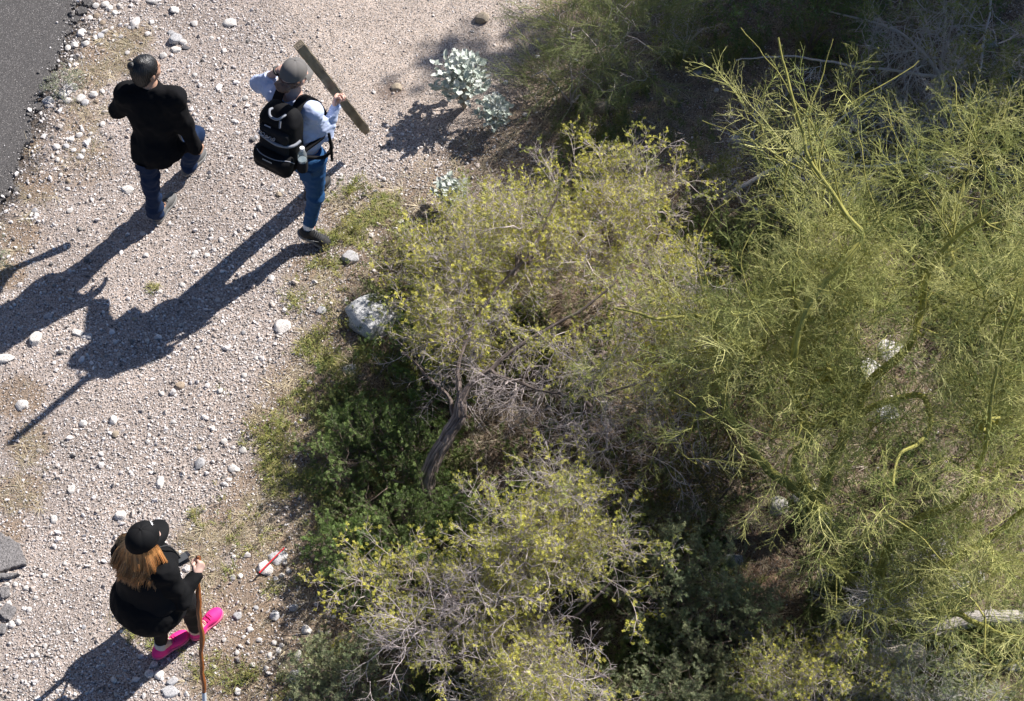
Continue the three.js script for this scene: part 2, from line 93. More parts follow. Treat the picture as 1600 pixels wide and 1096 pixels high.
const ROCKS = [[-0.991,-0.257,0.204,0.182,0.62,"boulder","large pale grey boulder with cracked flat top at the edge of the mesquite",0.3],[-1.168,-0.787,0.063,0.057,0.7,"grey","grey angular rock between the sneaker and the boulder",0.2],[-1.628,-0.209,0.059,0.06,0.6,"pale","smooth white rock lying alone left of the large boulder",0.25],[-1.358,-0.328,0.041,0.035,0.6,"grey","small grey rock just left of the large boulder",0.25],[-1.136,0.163,0.054,0.05,0.5,"pale","pale rock half sunk in the weeds below the large boulder",0.4],[-1.202,0.469,0.042,0.037,0.5,"grey","grey rock in dark weeds left of the bent trunk",0.35],[-0.816,-1.117,0.028,0.023,0.6,"pale","little white rock at the upper left rim of the mesquite crown",0.3],[-0.236,-3.068,0.06,0.056,0.8,"tan","tan rock on the open gravel above the silver bush",0.15],[-0.883,-2.377,0.042,0.041,0.7,"tan","tan round stone left of the tall silver bush",0.2],[0.682,-2.171,0.068,0.07,0.7,"tan","round tan rock in the shade above the mesquite crown",0.3],[1.701,-1.863,0.058,0.048,0.5,"grey","grey rock in the shade left of the arching yellow shoots",0.35],[1.872,-2.812,0.04,0.039,0.6,"pale","small pale rock under the topmost shoots of the green tree",0.3],[1.403,-1.598,0.033,0.027,0.6,"pale","pale stone on dark soil right of the mesquite crown",0.3],[-2.622,-2.845,0.052,0.053,0.9,"grey","round grey rock heading the small heap behind the bare-headed walker",0.1],[-2.555,-2.825,0.03,0.03,0.8,"pale","white stone on the right side of the small rock heap",0.2],[-2.608,-2.748,0.04,0.03,0.6,"pale","flat white stone at the foot of the small rock heap",0.2],[-2.535,-2.767,0.035,0.025,0.5,"dark","dark stone tucked at the lower right of the small rock heap",0.3],[-2.669,-2.923,0.03,0.025,0.6,"grey","grey stone on the upper side of the small rock heap",0.3],[-2.212,-3.028,0.06,0.042,0.5,"pale","broad pale rock on the bright gravel near the top edge",0.3],[-2.825,-3.248,0.056,0.034,0.6,"pale","large white stone cut by the top edge of the picture",0.3],[-2.66,-3.154,0.038,0.039,0.7,"pale","white stone above the small rock heap",0.25],[-2.953,-3.015,0.04,0.056,0.6,"pale","long white stone among dry grass near the road",0.3],[-3.363,-2.917,0.042,0.042,0.7,"pale","round white stone nearest the crumbled road edge at the top",0.25],[-3.383,-2.365,0.064,0.046,0.35,"grey","flat cracked grey slab stone beside the road edge",0.4],[-3.424,-2.295,0.046,0.041,0.7,"pale","white stone left below the flat grey slab stone",0.25],[-3.292,-2.258,0.039,0.041,0.7,"pale","white stone right below the flat grey slab stone",0.25],[-3.538,-2.233,0.044,0.043,0.6,"grey","grey lump of stone touching the dark road crumbs",0.3],[-3.354,-0.08,0.045,0.063,0.7,"pale","upright oval white stone at the left below the long shadows",0.2],[-3.297,-0.279,0.036,0.025,0.5,"grey","grey stone lying inside the shadow of the bare-headed walker",0.3],[-3.567,0.079,0.076,0.038,0.5,"pale","long white stone cut by the left edge of the picture",0.3],[-3.388,0.454,0.042,0.039,0.6,"pale","white stone near the left edge below the long white stone",0.25],[-3.072,-0.139,0.045,0.03,0.5,"pale","flat pale stone just outside the head of the post carrier shadow",0.3],[-2.987,-0.107,0.025,0.028,0.6,"grey","grey stone within the shadow of the post carrier head",0.3],[-2.744,0.566,0.031,0.037,0.8,"pale","white block of stone in the middle of the gravel path",0.2],[-2.121,0.902,0.035,0.048,0.8,"grey","speckled grey stone with pale top near the middle of the path",0.2],[-1.887,0.947,0.039,0.029,0.6,"pale","pale wedge stone at the grassy side of the path",0.25],[-2.377,1.05,0.026,0.05,0.6,"pale","upright white stone above the black cap",0.25],[-2.971,1.108,0.026,0.038,0.6,"pale","white oval stone left of the upright white stone",0.25],[-3.06,1.326,0.024,0.036,0.6,"pale","white stone above the broken asphalt slab",0.25],[-2.619,1.297,0.041,0.036,0.8,"pale","white stone with dark underside left of the black cap",0.15],[-2.322,1.454,0.023,0.035,0.8,"pale","white stone just right of the black cap brim",0.2],[-1.622,1.689,0.059,0.056,0.5,"pale","pale stone under the lower end of the red rod",0.3],[-1.551,1.614,0.068,0.052,0.35,"grey","flat grey stone under the upper end of the red rod",0.4],[-1.541,2.033,0.033,0.039,0.7,"grey","pale grey stone lying on the branch shadow below the red rod",0.2],[-1.42,1.978,0.033,0.025,0.5,"grey","grey stone in the shade at the rim of the lower mesquite",0.3],[-1.327,2.141,0.039,0.034,0.6,"pale","pale rock in the shade left of the lower mesquite",0.25],[-1.375,2.314,0.025,0.039,0.8,"pale","egg-shaped white stone near the bottom above a large rock",0.2],[-1.384,2.455,0.063,0.05,0.6,"grey","large pale rock near the bottom edge left of the lower mesquite",0.3],[-1.448,2.208,0.027,0.027,0.6,"tan","tan stone between the egg-shaped stone and the shaded rock",0.3],[-2.298,2.367,0.025,0.027,0.7,"pale","topmost of three white stones below the pink shoes",0.25],[-2.317,2.433,0.033,0.032,0.7,"pale","left of three white stones below the pink shoes",0.25],[-2.251,2.437,0.035,0.041,0.7,"pale","right of three white stones below the pink shoes",0.25],[-2.169,2.485,0.039,0.032,0.6,"grey","grey stone below the three white stones",0.3],[-2.17,2.564,0.061,0.045,0.4,"grey","broad flat grey rock at the bottom edge left of the white stick tip",0.4],[-1.782,2.033,0.027,0.03,0.8,"grey","small grey stone right of the pink shoes",0.2],[-1.744,2.555,0.024,0.025,0.7,"pale","small white stone right of the white stick tip",0.25],[-2.144,1.694,0.029,0.026,0.6,"pale","pale stone between the black jacket and the hand on the stick",0.25],[-2.858,-1.403,0.047,0.037,0.5,"pale","flat white stone left of the standing dark blue trouser leg",0.3],[-2.454,-2.047,0.041,0.024,0.4,"pale","flat white stone right of the black sweater",0.3],[-2.31,0.289,0.033,0.03,0.7,"tan","brown stone right of the long shadow in the path",0.25],[2.464,0.211,0.134,0.114,0.6,"pale","pale boulder seen through the green tree beside its dark limb",0.3],[2.664,0.0,0.104,0.09,0.6,"pale","pale boulder behind the green tree, the farther of two",0.3],[2.584,0.49,0.097,0.083,0.5,"grey","grey boulder under the right side of the dark green limb",0.35],[1.986,1.186,0.103,0.105,0.7,"grey","grey boulder at the foot of the green tree",0.3],[1.793,1.234,0.073,0.086,0.6,"pale","pale boulder left of the green tree foot",0.3],[2.093,1.345,0.068,0.057,0.6,"grey","grey rock in front of the green tree foot",0.3],[1.456,1.642,0.08,0.061,0.5,"grey","grey stone beside the bare reddish soil",0.35],[1.508,2.163,0.054,0.046,0.7,"pale","white rock below the bare reddish soil",0.25],[1.629,2.212,0.058,0.041,0.6,"pale","white rock right of its neighbour below the bare reddish soil",0.25],[3.235,2.376,0.09,0.045,0.6,"pale","bright white rock at the right edge near the bottom",0.3],[3.057,1.768,0.046,0.051,0.6,"grey","grey stone in the shade at the lower right",0.3],[3.734,-2.806,0.06,0.05,0.5,"grey","grey stone in the dark upper right corner",0.3],[2.024,-1.21,0.052,0.047,0.5,"grey","grey stone in shade behind the left shoots of the green tree",0.3],[1.431,-2.548,0.039,0.033,0.5,"grey","grey stone in the shade near the top",0.3],[-3.209,-2.884,0.03,0.028,0.65,null,"white pebble along the crumbled road edge",0.25],[-3.262,-3.088,0.028,0.026,0.65,null,"white pebble along the crumbled road edge",0.25],[-2.847,-2.904,0.025,0.024,0.65,null,"white pebble along the crumbled road edge",0.25],[-3.32,-2.799,0.032,0.031,0.65,null,"white pebble along the crumbled road edge",0.25],[-3.398,-2.786,0.032,0.031,0.65,null,"white pebble along the crumbled road edge",0.25],[-3.449,-2.761,0.027,0.026,0.65,null,"white pebble along the crumbled road edge",0.25],[-3.17,-3.167,0.03,0.029,0.65,null,"white pebble along the crumbled road edge",0.25],[-2.983,-2.715,0.022,0.021,0.65,null,"white pebble along the crumbled road edge",0.25],[-2.824,-3.028,0.023,0.021,0.65,null,"white pebble along the crumbled road edge",0.25],[-2.492,-3.015,0.03,0.028,0.65,null,"white pebble along the crumbled road edge",0.25],[-3.388,-2.239,0.032,0.03,0.65,null,"white pebble along the crumbled road edge",0.25],[-3.253,-2.214,0.032,0.03,0.65,null,"white pebble along the crumbled road edge",0.25],[-3.199,-2.295,0.032,0.03,0.65,null,"white pebble along the crumbled road edge",0.25],[-3.205,-3.207,0.033,0.031,0.65,null,"white pebble along the crumbled road edge",0.25],[-3.12,-3.121,0.025,0.024,0.65,null,"white pebble along the crumbled road edge",0.25],[-3.278,-3.187,0.03,0.029,0.65,null,"white pebble along the crumbled road edge",0.25],[-3.209,-3.015,0.025,0.024,0.65,null,"white pebble along the crumbled road edge",0.25],[-3.098,-3.201,0.023,0.021,0.65,null,"white pebble along the crumbled road edge",0.25],[-3.315,-3.068,0.025,0.024,0.65,null,"white pebble along the crumbled road edge",0.25],[-3.134,-2.327,0.022,0.021,0.65,null,"white pebble along the crumbled road edge",0.25],[-3.172,-2.233,0.022,0.021,0.65,null,"white pebble along the crumbled road edge",0.25],[-3.422,-1.797,0.029,0.027,0.65,null,"white pebble scattered left of the black sweater",0.25],[-3.346,-1.803,0.026,0.025,0.65,null,"white pebble scattered left of the black sweater",0.25],[-3.262,-1.906,0.029,0.027,0.65,null,"white pebble scattered left of the black sweater",0.25],[-3.32,-1.869,0.027,0.025,0.65,null,"white pebble scattered left of the black sweater",0.25],[-3.228,-1.7,0.029,0.027,0.65,null,"white pebble scattered left of the black sweater",0.25],[-3.397,-1.67,0.022,0.02,0.65,null,"white pebble scattered left of the black sweater",0.25],[-3.099,-2.01,0.024,0.023,0.65,null,"white pebble scattered left of the black sweater",0.25],[-3.188,-1.851,0.022,0.02,0.65,null,"white pebble scattered left of the black sweater",0.25],[-3.289,-1.766,0.022,0.02,0.65,null,"white pebble scattered left of the black sweater",0.25],[-3.215,-1.754,0.022,0.02,0.65,null,"white pebble scattered left of the black sweater",0.25],[-3.252,-1.21,0.026,0.024,0.65,null,"white pebble scattered left of the black sweater",0.25],[-3.511,-1.21,0.024,0.022,0.65,null,"white pebble scattered left of the black sweater",0.25],[-3.177,-1.924,0.019,0.018,0.65,null,"white pebble scattered left of the black sweater",0.25],[-3.357,-1.533,0.019,0.018,0.65,null,"white pebble scattered left of the black sweater",0.25],[-3.298,-1.479,0.021,0.02,0.65,null,"white pebble scattered left of the black sweater",0.25],[-2.702,-2.683,0.03,0.028,0.65,null,"pale pebble between the two upper walkers",0.25],[-2.438,-2.491,0.02,0.019,0.65,null,"pale pebble between the two upper walkers",0.25],[-2.037,-2.264,0.024,0.023,0.65,null,"pale pebble between the two upper walkers",0.25],[-2.109,-2.047,0.019,0.018,0.65,null,"pale pebble between the two upper walkers",0.25],[-2.235,-2.741,0.022,0.021,0.65,null,"pale pebble between the two upper walkers",0.25],[-2.345,-2.871,0.02,0.019,0.65,null,"pale pebble between the two upper walkers",0.25],[-1.929,-1.894,0.019,0.018,0.65,null,"pale pebble between the two upper walkers",0.25],[-1.861,-1.239,0.024,0.022,0.65,null,"pale pebble between the two upper walkers",0.25],[-1.722,-1.356,0.024,0.022,0.65,null,"pale pebble between the two upper walkers",0.25],[-2.255,-2.358,0.02,0.019,0.65,null,"pale pebble between the two upper walkers",0.25],[-2.379,-2.677,0.017,0.016,0.65,null,"pale pebble between the two upper walkers",0.25],[-2.024,-1.61,0.019,0.018,0.65,null,"pale pebble between the two upper walkers",0.25],[-2.696,-1.008,0.021,0.02,0.65,null,"pale pebble below the upper walkers",0.25],[-2.654,-0.815,0.023,0.022,0.65,null,"pale pebble below the upper walkers",0.25],[-1.731,-0.602,0.028,0.026,0.65,null,"pale pebble below the upper walkers",0.25],[-1.705,-1.385,0.021,0.02,0.65,null,"pale pebble below the upper walkers",0.25],[-2.026,0.33,0.024,0.023,0.65,null,"pale pebble below the upper walkers",0.25],[-1.871,0.205,0.022,0.021,0.65,null,"pale pebble below the upper walkers",0.25],[-2.428,0.356,0.02,0.019,0.65,null,"pale pebble below the upper walkers",0.25],[-1.969,0.733,0.024,0.023,0.65,null,"pale pebble below the upper walkers",0.25],[-1.837,0.803,0.026,0.025,0.65,null,"pale pebble below the upper walkers",0.25],[-2.14,0.778,0.022,0.021,0.65,null,"pale pebble below the upper walkers",0.25],[-1.92,1.03,0.019,0.018,0.65,null,"pale pebble below the upper walkers",0.25],[-2.125,0.541,0.02,0.019,0.65,null,"pale pebble below the upper walkers",0.25],[-2.951,0.596,0.029,0.027,0.65,null,"pale pebble below the upper walkers",0.25],[-2.718,0.682,0.026,0.025,0.65,null,"pale pebble below the upper walkers",0.25],[-2.798,0.833,0.02,0.019,0.65,null,"pale pebble below the upper walkers",0.25],[-2.314,-0.809,0.019,0.018,0.65,null,"pale pebble below the upper walkers",0.25],[-2.103,-0.42,0.021,0.019,0.65,null,"pale pebble below the upper walkers",0.25],[-1.901,-0.149,0.018,0.017,0.65,null,"pale pebble below the upper walkers",0.25],[-2.245,0.064,0.018,0.017,0.65,null,"pale pebble below the upper walkers",0.25],[-2.026,-0.016,0.018,0.017,0.65,null,"pale pebble below the upper walkers",0.25],[-2.494,0.733,0.018,0.017,0.65,null,"pale pebble below the upper walkers",0.25],[-2.333,0.581,0.018,0.017,0.65,null,"pale pebble below the upper walkers",0.25],[-1.796,0.064,0.018,0.017,0.65,null,"pale pebble below the upper walkers",0.25],[-2.166,-0.641,0.018,0.017,0.65,null,"pale pebble below the upper walkers",0.25],[-2.298,-0.838,0.023,0.022,0.65,null,"pebble inside the shadow of the post carrier",0.25],[-2.121,-0.951,0.021,0.02,0.65,null,"pebble inside the shadow of the post carrier",0.25],[-2.217,-0.815,0.021,0.02,0.65,null,"pebble inside the shadow of the post carrier",0.25],[-2.508,-0.107,0.02,0.019,0.65,null,"pebble inside the shadow of the post carrier",0.25],[-2.573,-0.08,0.018,0.017,0.65,null,"pebble inside the shadow of the post carrier",0.25],[-2.367,-0.558,0.021,0.02,0.65,null,"pebble inside the shadow of the post carrier",0.25],[-2.522,-0.503,0.018,0.017,0.65,null,"pebble inside the shadow of the post carrier",0.25],[-2.681,-0.257,0.018,0.017,0.65,null,"pebble inside the shadow of the post carrier",0.25],[-2.797,-0.069,0.018,0.017,0.65,null,"pebble inside the shadow of the post carrier",0.25],[-2.198,-1.037,0.019,0.018,0.65,null,"pebble inside the shadow of the post carrier",0.25],[-3.239,2.1,0.027,0.025,0.65,null,"pale pebble around the broken asphalt slab",0.25],[-3.201,2.078,0.023,0.022,0.65,null,"pale pebble around the broken asphalt slab",0.25],[-3.279,1.956,0.023,0.022,0.65,null,"pale pebble around the broken asphalt slab",0.25],[-3.141,1.992,0.019,0.018,0.65,null,"pale pebble around the broken asphalt slab",0.25],[-3.072,1.745,0.019,0.018,0.65,null,"pale pebble around the broken asphalt slab",0.25],[-3.048,2.305,0.018,0.017,0.65,null,"pale pebble around the broken asphalt slab",0.25],[-3.182,1.837,0.019,0.018,0.65,null,"pale pebble around the broken asphalt slab",0.25],[-3.111,1.905,0.017,0.016,0.65,null,"pale pebble around the broken asphalt slab",0.25],[-3.252,1.814,0.019,0.018,0.65,null,"pale pebble around the broken asphalt slab",0.25],[-3.311,1.814,0.019,0.018,0.65,null,"pale pebble around the broken asphalt slab",0.25],[-3.006,2.243,0.016,0.016,0.65,null,"pale pebble around the broken asphalt slab",0.25],[-2.935,2.154,0.017,0.016,0.65,null,"pale pebble around the broken asphalt slab",0.25],[-2.774,2.109,0.017,0.016,0.65,null,"pale pebble around the broken asphalt slab",0.25],[-2.953,1.652,0.017,0.016,0.65,null,"pale pebble around the broken asphalt slab",0.25],[-2.771,1.768,0.017,0.016,0.65,null,"pale pebble around the broken asphalt slab",0.25],[-1.696,2.127,0.025,0.023,0.65,null,"pale pebble left of the lower thorny tree",0.25],[-1.501,2.279,0.023,0.021,0.65,null,"pale pebble left of the lower thorny tree",0.25],[-1.557,2.305,0.021,0.019,0.65,null,"pale pebble left of the lower thorny tree",0.25],[-1.482,2.243,0.019,0.018,0.65,null,"pale pebble left of the lower thorny tree",0.25],[-1.533,2.221,0.019,0.018,0.65,null,"pale pebble left of the lower thorny tree",0.25],[-1.666,1.974,0.019,0.018,0.65,null,"pale pebble left of the lower thorny tree",0.25],[-1.498,1.652,0.021,0.02,0.65,null,"pale pebble left of the lower thorny tree",0.25],[-1.513,1.745,0.019,0.018,0.65,null,"pale pebble left of the lower thorny tree",0.25],[-1.554,1.768,0.021,0.02,0.65,null,"pale pebble left of the lower thorny tree",0.25],[-1.465,1.712,0.019,0.018,0.65,null,"pale pebble left of the lower thorny tree",0.25],[-1.63,2.199,0.019,0.018,0.65,null,"pale pebble left of the lower thorny tree",0.25],[-1.659,2.376,0.02,0.019,0.65,null,"pale pebble left of the lower thorny tree",0.25],[-1.768,2.288,0.018,0.017,0.65,null,"pale pebble left of the lower thorny tree",0.25],[-1.575,2.398,0.018,0.017,0.65,null,"pale pebble left of the lower thorny tree",0.25],[-1.857,2.199,0.017,0.016,0.65,null,"pale pebble left of the lower thorny tree",0.25],[-1.786,1.745,0.019,0.018,0.65,null,"pale pebble left of the lower thorny tree",0.25],[-1.839,1.605,0.017,0.016,0.65,null,"pale pebble left of the lower thorny tree",0.25],[0.385,-2.956,0.028,0.026,0.65,null,"stone in the shaded gravel near the top right",0.25],[1.23,-2.936,0.025,0.024,0.65,null,"stone in the shaded gravel near the top right",0.25],[0.495,-2.644,0.022,0.021,0.65,null,"stone in the shaded gravel near the top right",0.25],[0.954,-3.068,0.023,0.021,0.65,null,"stone in the shaded gravel near the top right",0.25],[1.569,-2.358,0.022,0.021,0.65,null,"stone in the shaded gravel near the top right",0.25],[1.086,-2.548,0.02,0.019,0.65,null,"stone in the shaded gravel near the top right",0.25],[0.343,-2.358,0.022,0.021,0.65,null,"stone in the shaded gravel near the top right",0.25],[0.198,-2.677,0.022,0.021,0.65,null,"stone in the shaded gravel near the top right",0.25],[1.421,-1.385,0.024,0.022,0.65,null,"stone in the shaded gravel near the top right",0.25],[1.788,-1.21,0.024,0.022,0.65,null,"stone in the shaded gravel near the top right",0.25],[1.621,-1.562,0.021,0.02,0.65,null,"stone in the shaded gravel near the top right",0.25],[1.911,-1.622,0.021,0.02,0.65,null,"stone in the shaded gravel near the top right",0.25],[2.516,-1.985,0.022,0.021,0.65,null,"stone in the shaded gravel near the top right",0.25],[2.916,-2.109,0.022,0.021,0.65,null,"stone in the shaded gravel near the top right",0.25],[3.07,-1.742,0.024,0.023,0.65,null,"stone in the shaded gravel near the top right",0.25],[3.315,-1.385,0.021,0.02,0.65,null,"stone in the shaded gravel near the top right",0.25],[0.097,-2.109,0.022,0.021,0.65,null,"stone in the shaded gravel near the top right",0.25],[-0.049,-2.421,0.022,0.021,0.65,null,"stone in the shaded gravel near the top right",0.25]];
const SLAB = [[-3.588,1.345],[-3.404,1.44],[-3.365,1.478],[-3.331,1.473],[-3.264,1.53],[-3.229,1.605],[-3.204,1.67],[-3.236,1.745],[-3.305,1.763],[-3.378,1.782],[-3.552,1.745]];
const CHUNKS = [[-3.311,1.873,0.038],[-3.267,2.019,0.05],[-3.305,2.136,0.037],[-3.383,-3.134,0.04],[-3.342,-3.214,0.045],[-3.422,-3.042,0.03],[-3.604,-2.171,0.034],[-3.594,-2.327,0.029],[-3.641,-1.894,0.024]];
const PV_A = [[[1.982,-0.05,1.319],[2.006,0.2,1.305],[2.051,0.35,1.29],[2.074,0.55,1.185],[2.173,0.8,1.066],[2.285,1.1,0.912],[2.465,1.4,0.837],[2.537,1.6,0.66],[2.55,1.8,0.581],[2.678,2.0,0.435],[2.805,2.15,0.424],[2.998,2.3,0.321]],[[2.006,0.2,1.305],[1.887,0.42,1.232],[1.851,0.58,1.178],[1.894,0.75,1.155],[1.854,0.95,1.128],[1.775,1.2,1.088],[1.726,1.5,0.993],[1.788,1.8,0.814],[2.035,2.05,0.602],[2.1,2.1,0.515],[1.983,2.25,0.425],[1.808,2.45,0.291],[1.714,2.6,0.146],[1.622,2.8,-0.101],[1.567,2.95,-0.314]],[[2.006,0.2,1.305],[1.736,0.4,1.222],[1.572,0.6,1.165],[1.392,0.85,1.024],[1.295,1.15,0.824],[1.257,1.35,0.616],[0.933,1.5,0.703],[0.635,1.55,0.65]],[[2.173,0.8,1.066],[2.276,0.95,1.035],[2.54,1.25,1.118],[2.56,1.35,1.314],[2.47,1.4,1.521],[2.334,1.45,1.637],[2.244,1.5,1.88]]];
const PV_B = [[[2.223,-0.05,2.11],[2.34,0.2,1.998],[2.595,0.42,1.945],[2.869,0.7,1.904],[3.138,1.0,1.79],[3.318,1.3,1.686]],[[2.34,0.2,1.998],[2.369,0.5,1.85],[2.521,0.75,1.728],[2.765,0.95,1.707],[2.846,1.2,1.61],[2.865,1.5,1.445],[2.895,1.8,1.179],[2.985,2.1,0.876]],[[2.34,0.2,1.998],[2.501,0.35,2.178],[2.723,0.6,2.292],[2.93,0.8,2.509],[3.174,1.0,2.639]],[[2.34,0.2,1.998],[2.143,0.45,1.96],[1.945,0.7,1.992],[1.826,1.0,2.009]]];
const MQ_A = [[[-0.493,-0.05,1.319],[-0.556,0.15,1.246],[-0.544,0.33,1.146],[-0.462,0.45,1.034],[-0.368,0.58,0.925],[-0.326,0.68,0.804],[-0.167,0.78,0.645],[0.125,0.9,0.474],[0.417,1.0,0.34],[0.668,1.1,0.156]],[[-0.326,0.68,0.804],[-0.356,0.75,0.627],[-0.273,0.85,0.392],[-0.084,0.95,0.106],[0.212,1.1,-0.253],[0.298,1.2,-0.495]],[[-0.368,0.58,0.925],[-0.421,0.6,0.733],[-0.593,0.62,0.547],[-0.726,0.6,0.385]],[[-0.167,0.78,0.645],[0.206,0.85,0.833],[0.531,0.95,0.94],[0.816,1.0,0.875]]];
const MQ_B = [[[-0.195,-0.05,2.595],[-0.101,0.18,2.474],[0.02,0.36,2.357],[-0.04,0.5,2.268],[-0.237,0.62,2.237],[-0.433,0.7,2.209],[-0.706,0.75,2.189]],[[0.02,0.36,2.357],[0.198,0.5,2.333],[0.393,0.65,2.315],[0.627,0.8,2.127]],[[-0.04,0.5,2.268],[0.0,0.75,2.103],[0.117,0.95,1.94],[0.195,1.05,1.816]],[[-0.101,0.18,2.474],[-0.397,0.35,2.525],[-0.553,0.5,2.419],[-0.786,0.6,2.378]],[[-0.04,0.5,2.268],[0.196,0.6,2.463],[0.388,0.65,2.61],[0.576,0.7,2.756]]];
const SHOOTS = [[[2.1,2.1,0.515,0.0065],[1.909,2.3,0.321],[1.651,2.45,0.22],[1.39,2.5,0.067],[1.148,2.5,-0.054]],[[1.983,2.25,0.425,0.0065],[1.86,2.5,0.139],[1.678,2.7,-0.038],[1.53,2.8,-0.247],[1.37,2.85,-0.476]],[[1.909,2.3,0.321,0.0065],[1.661,2.55,0.178],[1.471,2.7,-0.038],[1.25,2.7,-0.135]],[[1.808,2.45,0.291,0.0065],[1.893,2.6,0.026],[2.159,2.7,-0.135],[2.423,2.75,-0.314]],[[1.808,2.45,0.291,0.0065],[1.751,2.65,0.066],[1.848,2.8,-0.198],[1.885,2.9,-0.358]],[[1.726,1.5,0.993,0.0065],[1.485,1.7,0.749],[1.41,1.85,0.473],[1.534,1.95,0.207]],[[1.257,1.35,0.616,0.0065],[1.211,1.5,0.328],[1.05,1.6,0.152],[0.933,1.6,0.053]],[[1.257,1.35,0.616,0.0065],[1.169,1.55,0.265],[1.254,1.65,0.039],[1.377,1.7,-0.074]],[[2.678,2.0,0.435,0.0065],[2.475,2.2,0.198],[2.323,2.35,-0.075],[2.263,2.4,-0.332]],[[2.678,2.0,0.435,0.0065],[2.751,2.2,0.15],[2.943,2.35,-0.075],[2.992,2.4,-0.232]],[[2.805,2.15,0.424,0.0065],[3.042,2.2,0.577],[3.201,2.2,0.53]],[[2.55,1.8,0.581,0.0065],[2.249,2.05,0.376],[2.14,2.2,0.053],[2.116,2.3,-0.263]],[[2.805,2.15,0.424,0.0065],[2.826,2.4,0.158],[2.685,2.5,-0.102],[2.682,2.5,-0.399]]];
// ---------------------------------------------------------------- ground
const roadX = z => xAt(ROAD_EDGE, z) + 0.09 * fbm(z * 4.1, 3.3, 0) + 0.035 * noise3(z * 17, 1.7, 0) + 0.02 * noise3(z * 43, 4.4, 0);
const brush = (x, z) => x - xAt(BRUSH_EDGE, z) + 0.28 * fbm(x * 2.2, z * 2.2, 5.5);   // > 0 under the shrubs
function blob(list, x, z) { let s = 0; for (const [bx, bz, r, d] of list) { const dx = (x - bx) / r, dz = (z - bz) / r, q = dx * dx + dz * dz; if (q < 2.2) s = Math.max(s, d * (1 - sstep(0.3, 2.2, q))); } return s; }
function H(x, z) {
  const b = sstep(-0.2, 1.2, brushLine(x, z));
  return 0.022 * fbm(x * 0.9, 0.4, z * 0.9, 2) + 0.012 * fbm(x * 3.7, 2.4, z * 3.7, 2) + b * 0.07 * fbm(x * 1.4, 9.1, z * 1.4, 3);
}
const sandy = (x, z) => sstep(-1.5, -2.4, z + 0.25 * fbm(x * 1.9, z * 1.9, 2.2)) * sstep(-2.2, -1.5, x + 0.3 * fbm(x * 2.1, z * 2.1, 6.1)); // fine pale sand at the far end of the path
function brushLine(x, z) { return x - xAt(BRUSH_EDGE, z); }
function voronoiTex(size, cells, seed, colour, bumpOf) { // tiling texture of small grains
  const rng = rngOf(seed), n = cells * cells, cx = new Float32Array(n), cy = new Float32Array(n), cr = [], hs = new Float32Array(n);
  for (let k = 0; k < n; k++) { cx[k] = rng(); cy[k] = rng(); cr.push(colour(rng)); hs[k] = rng(); }
  const col = new Uint8Array(size * size * 4), bmp = new Uint8Array(size * size * 4), f = cells / size;
  for (let y = 0; y < size; y++) for (let x = 0; x < size; x++) {
    const u = x * f, v = y * f, iu = Math.floor(u), iv = Math.floor(v); let d1 = 9, d2 = 9, id = 0;
    for (let b = -1; b <= 1; b++) for (let a = -1; a <= 1; a++) { const k = ((iv + b + cells) % cells) * cells + (iu + a + cells) % cells; const dx = iu + a + cx[k] - u, dy = iv + b + cy[k] - v, d = dx * dx + dy * dy; if (d < d1) { d2 = d1; d1 = d; id = k; } else if (d < d2) d2 = d; }
    const e = clamp((Math.sqrt(d2) - Math.sqrt(d1)) * 2.2, 0, 1), o = (y * size + x) * 4, c = cr[id], w = 0.93 + 0.14 * rng();
    col[o] = clamp(c[0] * w, 0, 255); col[o + 1] = clamp(c[1] * w, 0, 255); col[o + 2] = clamp(c[2] * w, 0, 255); col[o + 3] = 255;
    const hgt = bumpOf(e, hs[id]) * 255; bmp[o] = bmp[o + 1] = bmp[o + 2] = hgt; bmp[o + 3] = 255;
  }
  const mk = (d, srgb) => { const t = new THREE.DataTexture(d, size, size); t.wrapS = t.wrapT = THREE.RepeatWrapping; t.magFilter = THREE.LinearFilter; t.minFilter = THREE.LinearMipmapLinearFilter; t.generateMipmaps = true; if (srgb) t.colorSpace = THREE.SRGBColorSpace; t.needsUpdate = true; return t; };
  return [mk(col, true), mk(bmp, false)];
}
const [gravelMap, gravelBump] = voronoiTex(1024, 230, 11, r => { const q = r(), k = 160 + 85 * r(); return q < 0.12 ? [k * 0.55, k * 0.52, k * 0.5] : q < 0.35 ? [k, k * 0.93, k * 0.87] : [k, k * 0.96, k * 0.93]; }, (e, h) => sstep(0, 0.8, e) * (0.45 + 0.55 * h));
